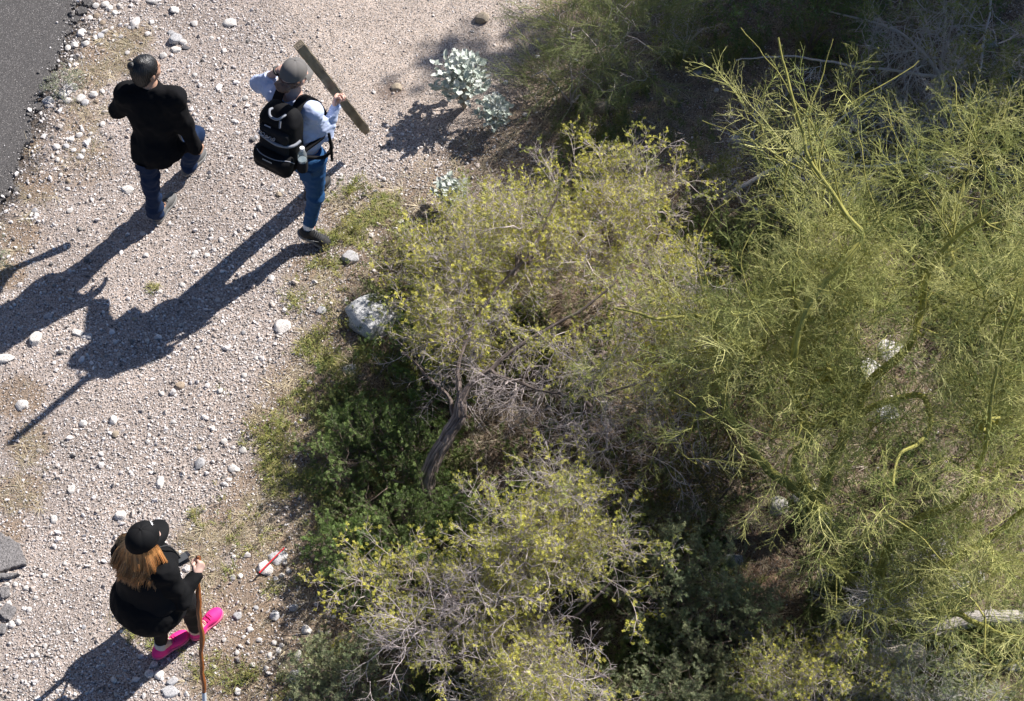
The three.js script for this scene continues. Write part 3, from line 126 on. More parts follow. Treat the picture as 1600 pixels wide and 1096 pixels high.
{
  const lines = (a, b, fine, far) => { const v = []; for (let x = a; x <= b + 1e-6; x += fine) v.push(x); let s = fine, x = b; while (x < far) { s *= 1.35; x += s; v.push(x); } s = fine; x = a; while (x > -far) { s *= 1.35; x -= s; v.unshift(x); } return v; };
  const xs = lines(-4.6, 4.6, 0.025, 90), zs = lines(-3.9, 3.2, 0.025, 90), nx = xs.length, nz = zs.length;
  const pos = new Float32Array(nx * nz * 3), uv = new Float32Array(nx * nz * 2), col = new Float32Array(nx * nz * 3), idx = [];
  const mix3 = (a, b, t) => [lerp(a[0], b[0], t), lerp(a[1], b[1], t), lerp(a[2], b[2], t)];
  for (let j = 0; j < nz; j++) for (let i = 0; i < nx; i++) {
    const x = xs[i], z = zs[j], k = j * nx + i; pos[k * 3] = x; pos[k * 3 + 1] = H(x, z); pos[k * 3 + 2] = z; uv[k * 2] = x / 1.5; uv[k * 2 + 1] = z / 1.5;
    const b = brush(x, z), f = fbm(x * 1.3, z * 1.3, 1.1), f2 = fbm(x * 9, z * 9, 4.2);
    let c = mix3([0.67, 0.63, 0.605], [0.565, 0.53, 0.508], sstep(-0.3, 0.3, f));
    c = mix3(c, [0.76, 0.71, 0.66], sandy(x, z) * 0.9);
    const edge = sstep(0.75, 0.0, x - roadX(z)); c = mix3(c, [0.42, 0.37, 0.32], edge * 0.6 * sstep(-0.3, 0.2, f2 + f));
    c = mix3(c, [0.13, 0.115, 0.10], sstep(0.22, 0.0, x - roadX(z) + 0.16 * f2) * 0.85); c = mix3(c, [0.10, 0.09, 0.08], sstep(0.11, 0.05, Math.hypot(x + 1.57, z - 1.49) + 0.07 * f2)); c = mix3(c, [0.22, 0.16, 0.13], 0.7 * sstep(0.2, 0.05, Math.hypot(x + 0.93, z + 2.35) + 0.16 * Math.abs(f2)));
    c = mix3(c, [0.40, 0.32, 0.23], sstep(0.1, 0.6, blob(DRY, x, z) + 0.35 * f2) * 0.75);
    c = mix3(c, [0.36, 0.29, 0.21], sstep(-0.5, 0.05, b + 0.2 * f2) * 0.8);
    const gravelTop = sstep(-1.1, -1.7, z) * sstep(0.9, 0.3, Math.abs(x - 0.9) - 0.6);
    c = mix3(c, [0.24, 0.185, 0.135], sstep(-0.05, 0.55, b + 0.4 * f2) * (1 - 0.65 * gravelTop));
    c = mix3(c, [0.46, 0.33, 0.24], sstep(0.26, 0.12, Math.hypot((x - 1.67) * 1.2, (z - 1.75) * 0.55) + 0.06 * f2));
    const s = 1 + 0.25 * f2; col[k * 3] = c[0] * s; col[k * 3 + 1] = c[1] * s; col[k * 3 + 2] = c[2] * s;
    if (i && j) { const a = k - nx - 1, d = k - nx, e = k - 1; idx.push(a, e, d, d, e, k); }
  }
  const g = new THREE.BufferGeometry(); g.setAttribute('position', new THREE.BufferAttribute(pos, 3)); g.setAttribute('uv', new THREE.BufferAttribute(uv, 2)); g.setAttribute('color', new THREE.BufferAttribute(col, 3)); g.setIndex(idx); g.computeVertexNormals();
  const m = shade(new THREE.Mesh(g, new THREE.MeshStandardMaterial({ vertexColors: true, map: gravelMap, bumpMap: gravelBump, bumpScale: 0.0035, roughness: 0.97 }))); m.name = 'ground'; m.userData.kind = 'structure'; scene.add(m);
}
// ---------------------------------------------------------------- asphalt road and its broken-off slab
const [tarMap, tarBump] = voronoiTex(1024, 250, 5, r => { const q = r(), k = 74 + 28 * r(); return q < 0.05 ? [k * 1.75, k * 1.7, k * 1.65] : q < 0.2 ? [k * 0.7, k * 0.68, k * 0.67] : [k, k * 0.965, k * 0.945]; }, (e, h) => sstep(0, 0.7, e) * (0.3 + 0.7 * h));
const tarMat = new THREE.MeshStandardMaterial({ map: tarMap, bumpMap: tarBump, bumpScale: 0.003, roughness: 0.92 });
const [oldTar, oldTarBump] = voronoiTex(512, 130, 6, r => { const q = r(), k = 112 + 34 * r(); return q < 0.2 ? [k * 0.75, k * 0.73, k * 0.72] : [k, k * 0.97, k * 0.955]; }, (e, h) => sstep(0, 0.7, e) * (0.3 + 0.7 * h));
const oldTarMat = new THREE.MeshStandardMaterial({ map: oldTar, bumpMap: oldTarBump, bumpScale: 0.003, roughness: 0.95 });
function slabGeo(pts, y, thick, rough, seed) { // flat slab with a ragged outline; pts are ground points
  const out = [];
  for (let k = 0; k < pts.length; k++) { const [x0, z0] = pts[k], [x1, z1] = pts[(k + 1) % pts.length], L = Math.hypot(x1 - x0, z1 - z0), n = Math.max(1, Math.round(L / 0.012)); if (n > 400) { out.push([x0, z0]); continue; } for (let s = 0; s < n; s++) { const t = s / n, x = lerp(x0, x1, t), z = lerp(z0, z1, t); out.push([x + rough * (noise3(x * 31, z * 31, seed) + 0.8 * noise3(x * 90, z * 90, seed)), z + rough * (noise3(x * 31, z * 31, seed + 9) + 0.8 * noise3(x * 90, z * 90, seed + 9))]); } }
  const sh = new THREE.Shape(out.map(([x, z]) => new THREE.Vector2(x, -z)));
  const g = new THREE.ExtrudeGeometry(sh, { depth: thick, bevelEnabled: true, bevelSize: 0.004, bevelThickness: 0.004, bevelSegments: 1 }); g.rotateX(-Math.PI / 2); g.translate(0, y, 0); return g;
}
{
  const line = []; for (let z = -4.6; z < 1.2; z += 0.02) line.push([roadX(z) - 0.02, z]);
  const g = slabGeo([[-60, -50], [xAt(ROAD_EDGE, -4.6) + 14, -50], ...line, [-12, 9], [-60, 30]], -0.02, 0.045, 0.018, 3);
  const m = shade(new THREE.Mesh(g, tarMat)); m.name = 'road'; m.userData.kind = 'structure'; scene.add(m);
  const base = V(SLAB[3][0], 0, SLAB[3][1]);
  // the broken slab: three pieces parted by cracks
  const t = thing('asphalt_slab', 'cracked grey piece of asphalt lying on the gravel at the left edge', 'asphalt', base);
  const cx = -3.5, cz = 1.66;
  const cut = [[SLAB[0], SLAB[1], SLAB[2], [cx + 0.05, cz - 0.02], [cx - 0.2, cz - 0.04]], [[cx - 0.2, cz - 0.028], [cx + 0.05, cz - 0.008], [SLAB[2][0] + 0.008, SLAB[2][1] + 0.002], SLAB[3], SLAB[4], SLAB[5], SLAB[6], [cx + 0.09, cz + 0.07]], [[cx - 0.21, cz - 0.012], [cx + 0.08, cz + 0.08], SLAB[7].map((v, k) => v - 0.004 * k), SLAB[8], SLAB[9], SLAB[10]]];
  cut.forEach((p, k) => part('asphalt_piece', slabGeo(p, 0.0, 0.022 + 0.004 * k, 0.007, 20 + k), oldTarMat, t));
  const where = ['small dark asphalt lump nearest below the cracked asphalt slab', 'dark flat asphalt lump beside white pebbles at the left edge', 'dark asphalt lump half cut by the left edge', 'asphalt lump broken off the road near the top edge', 'topmost asphalt lump broken off the road', 'asphalt lump loose beside the upper road edge', 'asphalt lump beside the grey stone at the road edge', 'asphalt crumb above the grey stone at the road edge', 'asphalt crumb lowest along the road edge'];
  CHUNKS.forEach(([x, z, r], k) => { const rg = rngOf(70 + k), p = []; const n = 6; for (let a = 0; a < n; a++) { const q = (a + 0.5 * rg()) / n * 6.283; p.push([x + r * Math.cos(q) * (0.8 + 0.4 * rg()), z + r * Math.sin(q) * (0.8 + 0.4 * rg())]); } solid('asphalt_lump', slabGeo(p, H(x, z) - 0.004, 0.024, 0.008, 40 + k), k < 3 ? oldTarMat : tarMat, where[k], 'asphalt', 'broken asphalt lumps'); });
}
// ---------------------------------------------------------------- stones
function stoneGeo(seed, detail, sx = 1, sy = 1, sz = 1, rough = 0.35, facets = 5) {
  const rng = rngOf(seed), g0 = new THREE.IcosahedronGeometry(1, detail), p = g0.attributes.position, v = V();
  const planes = detail > 1 ? [[V(0.1 * (rng() - 0.5), 1, 0.1 * (rng() - 0.5)).normalize(), 0.6 + 0.2 * rng()]] : []; for (let k = 0; k < facets; k++) { const d = V(rng() - 0.5, rng() - 0.35, rng() - 0.5).normalize(); planes.push([d, 0.62 + 0.3 * rng()]); }
  for (let k = 0; k < p.count; k++) {
    v.fromBufferAttribute(p, k); const o = seed * 3.1;
    let r = 1 + rough * (0.7 * noise3(v.x * 1.3 + o, v.y * 1.3, v.z * 1.3) + 0.25 * noise3(v.x * 3.1 + o, v.y * 3.1, v.z * 3.1) + (detail > 1 ? 0.10 * noise3(v.x * 8 + o, v.y * 8, v.z * 8) + 0.05 * noise3(v.x * 19 + o, v.y * 19, v.z * 19) : 0));
    v.multiplyScalar(r); for (const [d, h] of planes) { const q = v.dot(d) - h; if (q > 0) v.addScaledVector(d, -q * 0.85); }
    p.setXYZ(k, v.x * sx, v.y * sy, v.z * sz);
  }
  g0.deleteAttribute('normal'); g0.deleteAttribute('uv'); const g1 = detail > 0 ? toCreasedNormals(mergeVertices(g0, 1e-4), 0.55) : g0; if (detail === 0) g1.computeVertexNormals(); return g1;
}
const rockTex = voronoiTex(512, 70, 31, r => { const k = 205 + 50 * r(); return r() < 0.1 ? [k * 0.72, k * 0.72, k * 0.73] : [k, k, k]; }, (e, h) => h * 0.6 + e * 0.4);
function boxUV(g) { const p = g.attributes.position, n = g.attributes.normal, u = new Float32Array(p.count * 2); for (let k = 0; k < p.count; k++) { const ax = Math.abs(n.getX(k)), ay = Math.abs(n.getY(k)), az = Math.abs(n.getZ(k)); const [a, b] = ay >= ax && ay >= az ? [p.getX(k), p.getZ(k)] : ax >= az ? [p.getZ(k), p.getY(k)] : [p.getX(k), p.getY(k)]; u[k * 2] = a / 0.35; u[k * 2 + 1] = b / 0.35; } g.setAttribute('uv', new THREE.BufferAttribute(u, 2)); return g; }
const rockMats = { pale: [[0.80, 0.75, 0.70], [0.85, 0.80, 0.74], [0.72, 0.68, 0.63]], grey: [[0.56, 0.55, 0.55], [0.48, 0.47, 0.47]], boulder: [[0.66, 0.66, 0.66]], tan: [[0.46, 0.38, 0.28], [0.42, 0.33, 0.24]], dark: [[0.13, 0.125, 0.13]] };
for (const k in rockMats) rockMats[k] = rockMats[k].map(c => mat(...c, 0.93, { map: rockTex[0], bumpMap: rockTex[1], bumpScale: 0.0007 }));
{
  const pebbleShapes = []; for (let k = 0; k < 8; k++) pebbleShapes.push(boxUV(stoneGeo(300 + k, 1, 1, 0.7, 1)));
  const rg = rngOf(99), rank = new Map(), groups = {}; ROCKS.forEach(q => { if (!q[5]) (groups[q[6]] ??= []).push(q); });
  const ORD = ['topmost', 'second from the top', 'third from the top', 'fourth from the top', 'fifth from the top', 'sixth from the top', 'seventh from the top', 'eighth from the top', 'ninth from the top', 'tenth from the top', 'eleventh from the top', 'twelfth from the top', 'thirteenth from the top'], LOW = ['lowest', 'second from the bottom', 'third from the bottom', 'fourth from the bottom', 'fifth from the bottom', 'sixth from the bottom', 'seventh from the bottom', 'eighth from the bottom', 'ninth from the bottom', 'tenth from the bottom', 'eleventh from the bottom', 'twelfth from the bottom'];
  for (const k in groups) { const L = groups[k].sort((a, b) => a[1] - b[1]); L.forEach((q, i) => rank.set(q, i < L.length / 2 ? ORD[i] : LOW[L.length - 1 - i])); }
  ROCKS.forEach((row, k) => {
    const [x, z, rx, rz, tall, tone, label, sink] = row;
    const r = (rx + rz) / 2, list = rockMats[tone || (rg() < 0.8 ? 'pale' : rg() < 0.6 ? 'grey' : 'tan')], m = list[Math.floor(rg() * list.length)];
    if (tone) { const g = stoneGeo(500 + k, r > 0.05 ? 6 : 4, rx, r * tall * 0.95 * (r > 0.12 ? 1.25 : 1), rz, 0.3, 7); g.rotateY((rg() - 0.5) * 0.5); boxUV(g); const o = solid('rock', g, m, label, 'rock'); o.position.set(x, H(x, z) + r * tall * (1 - 2 * sink) * 0.55, z); }
    else { const o = solid('pebble', pebbleShapes[k % 8], m, label + ', ' + rank.get(row), 'pebble', 'pebbles ' + label.replace(/^.*?(pebble|stone) /, '')); o.scale.set(rx, r * 0.9, rz); o.rotation.y = rg() * 6.28; o.position.set(x, H(x, z) + r * 0.25, z); }
  });
}
function scatter(name, geo, material, list, label, category, colours) { // list of matrices
  const m = shade(new THREE.InstancedMesh(geo, material, list.length)); m.name = numbered(name); list.forEach((q, k) => { m.setMatrixAt(k, q); if (colours) m.setColorAt(k, colours[k]); });
  tag(m, label, category, null, 'stuff'); m.frustumCulled = false; scene.add(m); return m;
}
{ // loose gravel over the path, thinner under the shrubs
  const rng = rngOf(4242), kinds = 6, L = [], C = []; for (let k = 0; k < kinds; k++) { L.push([]); C.push([]); }
  const d = new THREE.Object3D(), q = new THREE.Quaternion(), e = new THREE.Euler();
  const N = 470000; let made = 0;
  for (let s = 0; s < N; s++) {
    const x = -4.35 + 8.7 * rng(), z = -3.7 + 6.7 * rng(); const off = x - roadX(z); if (off < 0 && rng() > 0.75 * Math.exp(off / 0.035)) continue;
    const b = brush(x, z), keep = b < -0.4 ? 1 : lerp(1, z > -0.9 ? 0.04 : 0.16, sstep(-0.4, 0.5, b)), top = sstep(-0.7, -1.5, z) * 0.55;
    const patch = fbm(x * 1.1, z * 1.1, 8.8), fine = blob(DRY, x, z);
    if (rng() > Math.max(keep, top) * (1 - 0.55 * fine) * (1 - 0.45 * sandy(x, z)) * (0.72 + 0.5 * patch)) continue;
    const nearRoad = Math.exp(-Math.max(0, x - roadX(z)) / 0.35);
    const u = rng(); let r = 0.003 + 0.0045 * u * u + (rng() < 0.11 ? 0.006 * rng() : 0) + (rng() < 0.012 + 0.09 * nearRoad ? 0.015 * rng() : 0); if (patch > 0.15 && rng() < 0.3) r *= 1.3; r *= 1 - 0.3 * sandy(x, z);
    e.set(rng() * 6.28, rng() * 6.28, rng() * 6.28); q.setFromEuler(e);
    const k = Math.floor(rng() * kinds); d.position.set(x, (off < 0.01 ? 0.029 : H(x, z)) + r * 0.25, z); d.quaternion.copy(q); d.scale.set(r * (0.8 + 0.5 * rng()), r * (0.6 + 0.4 * rng()), r * (0.8 + 0.5 * rng())); d.updateMatrix(); L[k].push(d.matrix.clone());
    const t = rng(), w = 0.72 + 0.5 * rng(), c = new THREE.Color();
    if (t < 0.07 + 0.6 * Math.exp(-Math.max(0, x - roadX(z)) / 0.13)) c.setRGB(0.15 * w, 0.14 * w, 0.132 * w); else if (t < 0.33) c.setRGB(0.46 * w, 0.41 * w, 0.37 * w); else if (t < 0.45) c.setRGB(0.48 * w, 0.41 * w, 0.36 * w); else if (t < 0.92) c.setRGB(0.64 * w, 0.60 * w, 0.575 * w); else c.setRGB(0.74 * w, 0.70 * w, 0.67 * w);
    C[k].push(c); made++;
  }
  const gm = mat(1, 1, 1, 0.95);
  for (let k = 0; k < kinds; k++) scatter('gravel', stoneGeo(800 + k, 0, 1, 0.8, 1, 0.5, 2), gm, L[k], ['coarse pale', 'fine pinkish', 'sharp grey', 'rounded tan', 'mixed light', 'small broken'][k] + ' gravel strewn over the path and thinly under the shrubs', 'gravel', C[k]);
}
// ---------------------------------------------------------------- woody plants
// Grow a branching frame from given limbs to many points in the crown: every point joins the nearest wood.
function grow(limbs, points, o) {
  const rng = rngOf(o.seed), nodes = [];
  const add = (p, parent, r = 0) => { const d = parent < 0 ? V(0, 1, 0) : V().subVectors(p, nodes[parent].p).normalize(); nodes.push({ p, parent, d, r, limb: r > 0, kids: [] }); if (parent >= 0) nodes[parent].kids.push(nodes.length - 1); return nodes.length - 1; };
  for (const l of limbs) {
    const pts = l.map(a => V(a[0], a[1], a[2])), L = pts.reduce((s, p, k) => k ? s + p.distanceTo(pts[k - 1]) : 0, 0), q = curve(pts, Math.max(4, Math.round(L / 0.06)));
    let at = -1, best = 0.2; nodes.forEach((n, k) => { const d = n.p.distanceTo(q[0]); if (d < best) { best = d; at = k; } });
    const own = l[0][3], r0 = own || (at < 0 ? o.r0 : Math.min(nodes[at].r * 0.85, o.r0 * (o.trunk ? 0.4 : 0.8)));
    for (let k = at < 0 ? 0 : 1; k < q.length; k++) { const t = k / q.length; q[k].x += 0.012 * noise3(k * 0.6, o.seed, 1); q[k].z += 0.012 * noise3(k * 0.6, o.seed, 5); at = add(q[k], at, o.trunk && l === limbs[0] ? (t < 0.5 ? r0 * (1 - 0.5 * t) : t < 0.6 ? lerp(r0 * 0.75, r0 * 0.3, (t - 0.5) * 10) : lerp(r0 * 0.3, o.r1, (t - 0.6) * 2.5)) : lerp(r0, own ? 0.0025 : o.r1, Math.pow(t, o.taper || 0.8))); }
  }
  const near = points.map(p => { let b = 1e9, k = 0; nodes.forEach((n, i) => { const d = n.p.distanceToSquared(p); if (d < b) { b = d; k = i; } }); return [b, k]; });
  const left = points.map((_, i) => i); const tips = [];
  while (left.length) {
    let bi = 0; for (let k = 1; k < left.length; k++) if (near[left[k]][0] < near[left[bi]][0]) bi = k;
    const i = left[bi]; left[bi] = left[left.length - 1]; left.pop();
    const P = points[i]; let k0 = near[i][1]; const A = nodes[k0].p, D = Math.sqrt(near[i][0]); if (D > o.reach) continue; const n = Math.max(1, Math.round(D / o.step));
    const ctrl = A.clone().addScaledVector(nodes[k0].d, D * 0.45); const first = nodes.length;
    for (let s = 1; s <= n; s++) { const t = s / n, q = A.clone().multiplyScalar((1 - t) * (1 - t)).addScaledVector(ctrl, 2 * t * (1 - t)).addScaledVector(P, t * t); const w = s < n ? o.kink * D / n * 0.6 : 0; q.x += w * (rng() - 0.5) * 2; q.y += w * (rng() - 0.5) * 2; q.z += w * (rng() - 0.5) * 2; k0 = add(q, k0); }
    tips.push(k0);
    for (const j of left) for (let s = first; s < nodes.length; s++) { const d = nodes[s].p.distanceToSquared(points[j]); if (d < near[j][0]) near[j] = [d, s]; }
  }
  const e = o.exp || 2.4; // thickness from the tips inward
  for (let k = nodes.length - 1; k >= 0; k--) { const n = nodes[k]; let s = 0; for (const c of n.kids) s += Math.pow(nodes[c].w, e); n.w = n.kids.length ? Math.pow(s, 1 / e) : o.tip; if (!n.limb) n.r = Math.min(n.w, n.parent >= 0 && nodes[n.parent].limb ? nodes[n.parent].r * 0.8 : 9); }
  // chains
  const chains = []; const start = []; nodes.forEach((n, k) => { if (n.parent < 0) start.push([k]); });
  while (start.length) { const c = start.pop(); let k = c[c.length - 1]; while (nodes[k].kids.length) { const ks = nodes[k].kids; let m = ks[0]; for (const q of ks) if ((nodes[q].limb ? 10 : 0) + nodes[q].w > (nodes[m].limb ? 10 : 0) + nodes[m].w) m = q; for (const q of ks) if (q !== m) start.push([k, q]); c.push(m); k = m; }
    if (c.length > 1) chains.push({ pts: c.map(i => nodes[i].p), rad: c.map((i, s) => s === 0 && c.length > 1 && nodes[c[1]].parent === i && !nodes[i].limb ? Math.min(nodes[i].r, nodes[c[1]].r * 1.15) : s === 0 && nodes[c[1]].r < nodes[i].r ? nodes[c[1]].r : nodes[i].r), limb: nodes[c[Math.min(1, c.length - 1)]].limb }); }
  return { nodes, tips, chains };
}
function crownPoints(ells, n, seed, shell, clump) { // points in a union of ellipsoids, denser towards the outside, in clumps
  const rng = rngOf(seed), out = []; const W = ells.map(e => e.w || e.r[0] * e.r[1] * e.r[2]), T = W.reduce((a, b) => a + b, 0); let guard = 0;
  while (out.length < n && guard++ < n * 40) {
    let u = rng() * T, k = 0; while (u > W[k]) { u -= W[k]; k++; } const e = ells[k];
    const d = V(rng() * 2 - 1, rng() * 2 - 1, rng() * 2 - 1); if (d.lengthSq() > 1 || d.lengthSq() < 0.01) continue; const len = Math.pow(rng(), 1 / (1 + shell)); d.normalize().multiplyScalar(len);
    const p = V(e.c[0] + d.x * e.r[0], e.c[1] + d.y * e.r[1], e.c[2] + d.z * e.r[2]); if (p.y < 0.06) continue;
    if (fbm(p.x * 2.4 + seed, p.y * 2.4, p.z * 2.4) < (clump - 0.5) * 0.5 - 0.12 + 0.24 * rng()) continue;
    out.push(p);
  }
  return out;
}
function barkTex(seed, c0, c1) { // long furrows
  const w = 128, h = 256, d = new Uint8Array(w * h * 4), b = new Uint8Array(w * h * 4);
  for (let y = 0; y < h; y++) for (let x = 0; x < w; x++) { const a = x / w * 6.283, v = fbm(Math.cos(a) * 3 + seed, Math.sin(a) * 3, y / h * 3.0, 3), f = fbm(Math.cos(a) * 9 + seed, Math.sin(a) * 9, y / h * 6, 3), t = clamp(0.5 + v * 0.8 + f * 0.9, 0, 1), o = (y * w + x) * 4; for (let k = 0; k < 3; k++) { d[o + k] = lerp(c0[k], c1[k], t); b[o + k] = t * 255; } d[o + 3] = b[o + 3] = 255; }
  const mk = (q, s) => { const t = new THREE.DataTexture(q, w, h); t.wrapS = t.wrapT = THREE.RepeatWrapping; t.magFilter = THREE.LinearFilter; if (s) t.colorSpace = THREE.SRGBColorSpace; t.needsUpdate = true; return t; }; return [mk(d, 1), mk(b)];
}
const bark = barkTex(3, [92, 80, 74], [176, 160, 150]), greenBark = barkTex(8, [138, 134, 60], [192, 186, 100]);
const M = {
  bark: new THREE.MeshStandardMaterial({ map: bark[0], bumpMap: bark[1], bumpScale: 0.012, roughness: 0.95 }),
  greenBark: new THREE.MeshStandardMaterial({ map: greenBark[0], bumpMap: greenBark[1], bumpScale: 0.003, roughness: 0.7 }),
  greyTwig: mat(0.50, 0.43, 0.41, 0.85), deadTwig: mat(0.52, 0.48, 0.45, 0.85), redTwig: mat(0.30, 0.2, 0.17, 0.85), brownTwig: mat(0.2, 0.15, 0.12, 0.9),
  paloTwig: mat(1, 1, 1, 0.7, { vertexColors: true }), leaf: leafMat(1, 1, 1), leafTint: leafMat(1, 1, 1, { vertexColors: true }), twig: mat(1, 1, 1, 0.8), silver: leafMat(0.52, 0.56, 0.50, { transmission: 0.18 }), silverStem: mat(0.42, 0.38, 0.3),
};
const rdir = r => V(r() * 2 - 1, r() * 2 - 1, r() * 2 - 1).normalize();
// one spray: a shoot along +y, one metre long before scaling, with side shoots; leaves in clumps along the shoots
function spray(o) {
  const r = rngOf(o.seed), T = new GB(), L = new GB(), anchors = [];
  const shoot = (p, d, len, rad, level) => {
    const n = [5, 3, 1][level], pts = [p.clone()], q = p.clone(), dd = d.clone(); for (let k = 1; k <= n; k++) { dd.addScaledVector(rdir(r), o.kink).normalize(); q.addScaledVector(dd, len / n); pts.push(q.clone()); }
    T.tube(pts, pts.map((_, k) => rad * lerp(1, 0.35, k / n)), 3);
    for (let k = 1; k <= n; k++) anchors.push([pts[k], V().subVectors(pts[k], pts[k - 1]).normalize(), level, k / n]);
    if (level < o.levels) { const m = o.kids[level]; for (let k = 0; k < m; k++) { const t = 0.12 + 0.86 * (k + r()) / m, f = t * n, i = Math.min(n - 1, Math.floor(f)), b = pts[i].clone().lerp(pts[i + 1], f - i), dir = V().subVectors(pts[i + 1], pts[i]).normalize(); const side = rdir(r); side.addScaledVector(dir, -side.dot(dir)).normalize(); const ang = o.ang * (0.7 + 0.6 * r()); shoot(b, dir.multiplyScalar(Math.cos(ang)).addScaledVector(side, Math.sin(ang)), len * o.ratio * (0.6 + 0.7 * r()) * (1.15 - 0.6 * t), rad * 0.62, level + 1); } }
  };
  shoot(V(0, 0, 0), V(0, 1, 0), 1, o.rad, 0);
  if (o.leaves) for (let k = 0; k < o.leaves; k++) {
    const a = anchors[Math.floor(r() * anchors.length)]; if (a[2] === 0 && a[3] < 0.4) continue; const c = a[0], axis = rdir(r).addScaledVector(a[1], 0.6).addScaledVector(V(0, 1, 0), 0.3).normalize(), sd = rdir(r); sd.addScaledVector(axis, -sd.dot(axis)).normalize(); const nm = V().crossVectors(axis, sd), m = o.pairs, ll = o.leafLen;
    for (let j = 0; j < m; j++) for (const s of [-1, 1]) { const b = c.clone().addScaledVector(axis, ll * (0.15 + 0.85 * j / m)), w = o.lw * (0.8 + 0.5 * r()), h = o.lh * (0.8 + 0.5 * r()); const dir = sd.clone().multiplyScalar(s).addScaledVector(axis, 0.35 + 0.4 * r()).addScaledVector(nm, 0.9 * (r() - 0.5)).normalize(), wd = V().crossVectors(dir, nm.clone().addScaledVector(rdir(r), 0.4)).normalize(); const tip = b.clone().addScaledVector(dir, h), mid = b.clone().addScaledVector(dir, h * 0.5); const q0 = mid.clone().addScaledVector(wd, w * 0.7), q1 = mid.clone().addScaledVector(wd, -w * 0.55).addScaledVector(dir, h * 0.15), nn = V().subVectors(q0, b).cross(V().subVectors(tip, b)).normalize(), e = L.v(b, nn); L.v(q0, nn); L.v(tip.lerp(q1, 0.5), nn); L.i.push(e, e + 1, e + 2); }
  }
  return { twig: T.geo(), leaf: o.leaves ? L.geo() : null };
}
const S = {
  palo: [0, 1, 2, 3].map(k => spray({ seed: 20 + k, kink: 0.18, levels: 2, kids: [9, 4], ratio: 0.5, ang: 0.7, rad: 0.0088, leaves: 22, pairs: 3, leafLen: 0.05, lw: 0.009, lh: 0.02 })),
  mesq: [0, 1, 2, 3].map(k => spray({ seed: 40 + k, kink: 0.24, levels: 2, kids: [7, 3], ratio: 0.46, ang: 0.85, rad: 0.010, leaves: 36, pairs: 4, leafLen: 0.10, lw: 0.022, lh: 0.042 })),
  bare: [0, 1, 2].map(k => spray({ seed: 60 + k, kink: 0.22, levels: 2, kids: [8, 4], ratio: 0.5, ang: 0.8, rad: 0.011 })),
  creo: [0, 1, 2].map(k => spray({ seed: 80 + k, kink: 0.12, levels: 1, kids: [8], ratio: 0.5, ang: 0.6, rad: 0.009, leaves: 60, pairs: 3, leafLen: 0.07, lw: 0.022, lh: 0.045 })),
  herb: [0, 1, 2].map(k => spray({ seed: 90 + k, kink: 0.15, levels: 1, kids: [6], ratio: 0.5, ang: 0.7, rad: 0.012, leaves: 55, pairs: 4, leafLen: 0.14, lw: 0.03, lh: 0.06 })),
  wisp: [0, 1, 2].map(k => spray({ seed: 95 + k, kink: 0.08, levels: 2, kids: [9, 4], ratio: 0.5, ang: 0.45, rad: 0.008, leaves: 18, pairs: 3, leafLen: 0.05, lw: 0.01, lh: 0.03 })),
};
function baked(name, geo, material, mats, cols, owner) { // the same, as one joined mesh with a colour per spray
  if (!mats.length) return; const P = geo.attributes.position, N = geo.attributes.normal, I = geo.index.array, n = P.count, m = mats.length;
  const pos = new Float32Array(n * m * 3), nor = new Float32Array(n * m * 3), col = cols && new Float32Array(n * m * 3), idx = new Uint32Array(I.length * m), v = V(), nm = new THREE.Matrix3(), o = owner.position;
  for (let k = 0; k < m; k++) { nm.getNormalMatrix(mats[k]); for (let i = 0; i < n; i++) { const a = (k * n + i) * 3; v.fromBufferAttribute(P, i).applyMatrix4(mats[k]).sub(o); pos[a] = v.x; pos[a + 1] = v.y; pos[a + 2] = v.z; v.fromBufferAttribute(N, i).applyMatrix3(nm).normalize(); nor[a] = v.x; nor[a + 1] = v.y; nor[a + 2] = v.z; if (col) { col[a] = cols[k].r; col[a + 1] = cols[k].g; col[a + 2] = cols[k].b; } } for (let i = 0; i < I.length; i++) idx[k * I.length + i] = I[i] + k * n; }
  const g = new THREE.BufferGeometry(); g.setAttribute('position', new THREE.BufferAttribute(pos, 3)); g.setAttribute('normal', new THREE.BufferAttribute(nor, 3)); if (col) g.setAttribute('color', new THREE.BufferAttribute(col, 3)); g.setIndex(new THREE.BufferAttribute(idx, 1));
  const q = shade(new THREE.Mesh(g, material)); q.name = name; q.userData.kind = 'stuff'; owner.add(q); return q;
}
function instanced(name, geo, material, mats, cols, owner) { if (!mats.length) return; const m = shade(new THREE.InstancedMesh(geo, material, mats.length)); m.name = name; m.userData.kind = 'stuff'; mats.forEach((q, k) => { m.setMatrixAt(k, q); if (cols) m.setColorAt(k, cols[k]); }); m.position.copy(owner.position).negate(); m.frustumCulled = false; owner.add(m); return m; }
const UP = V(0, 1, 0);
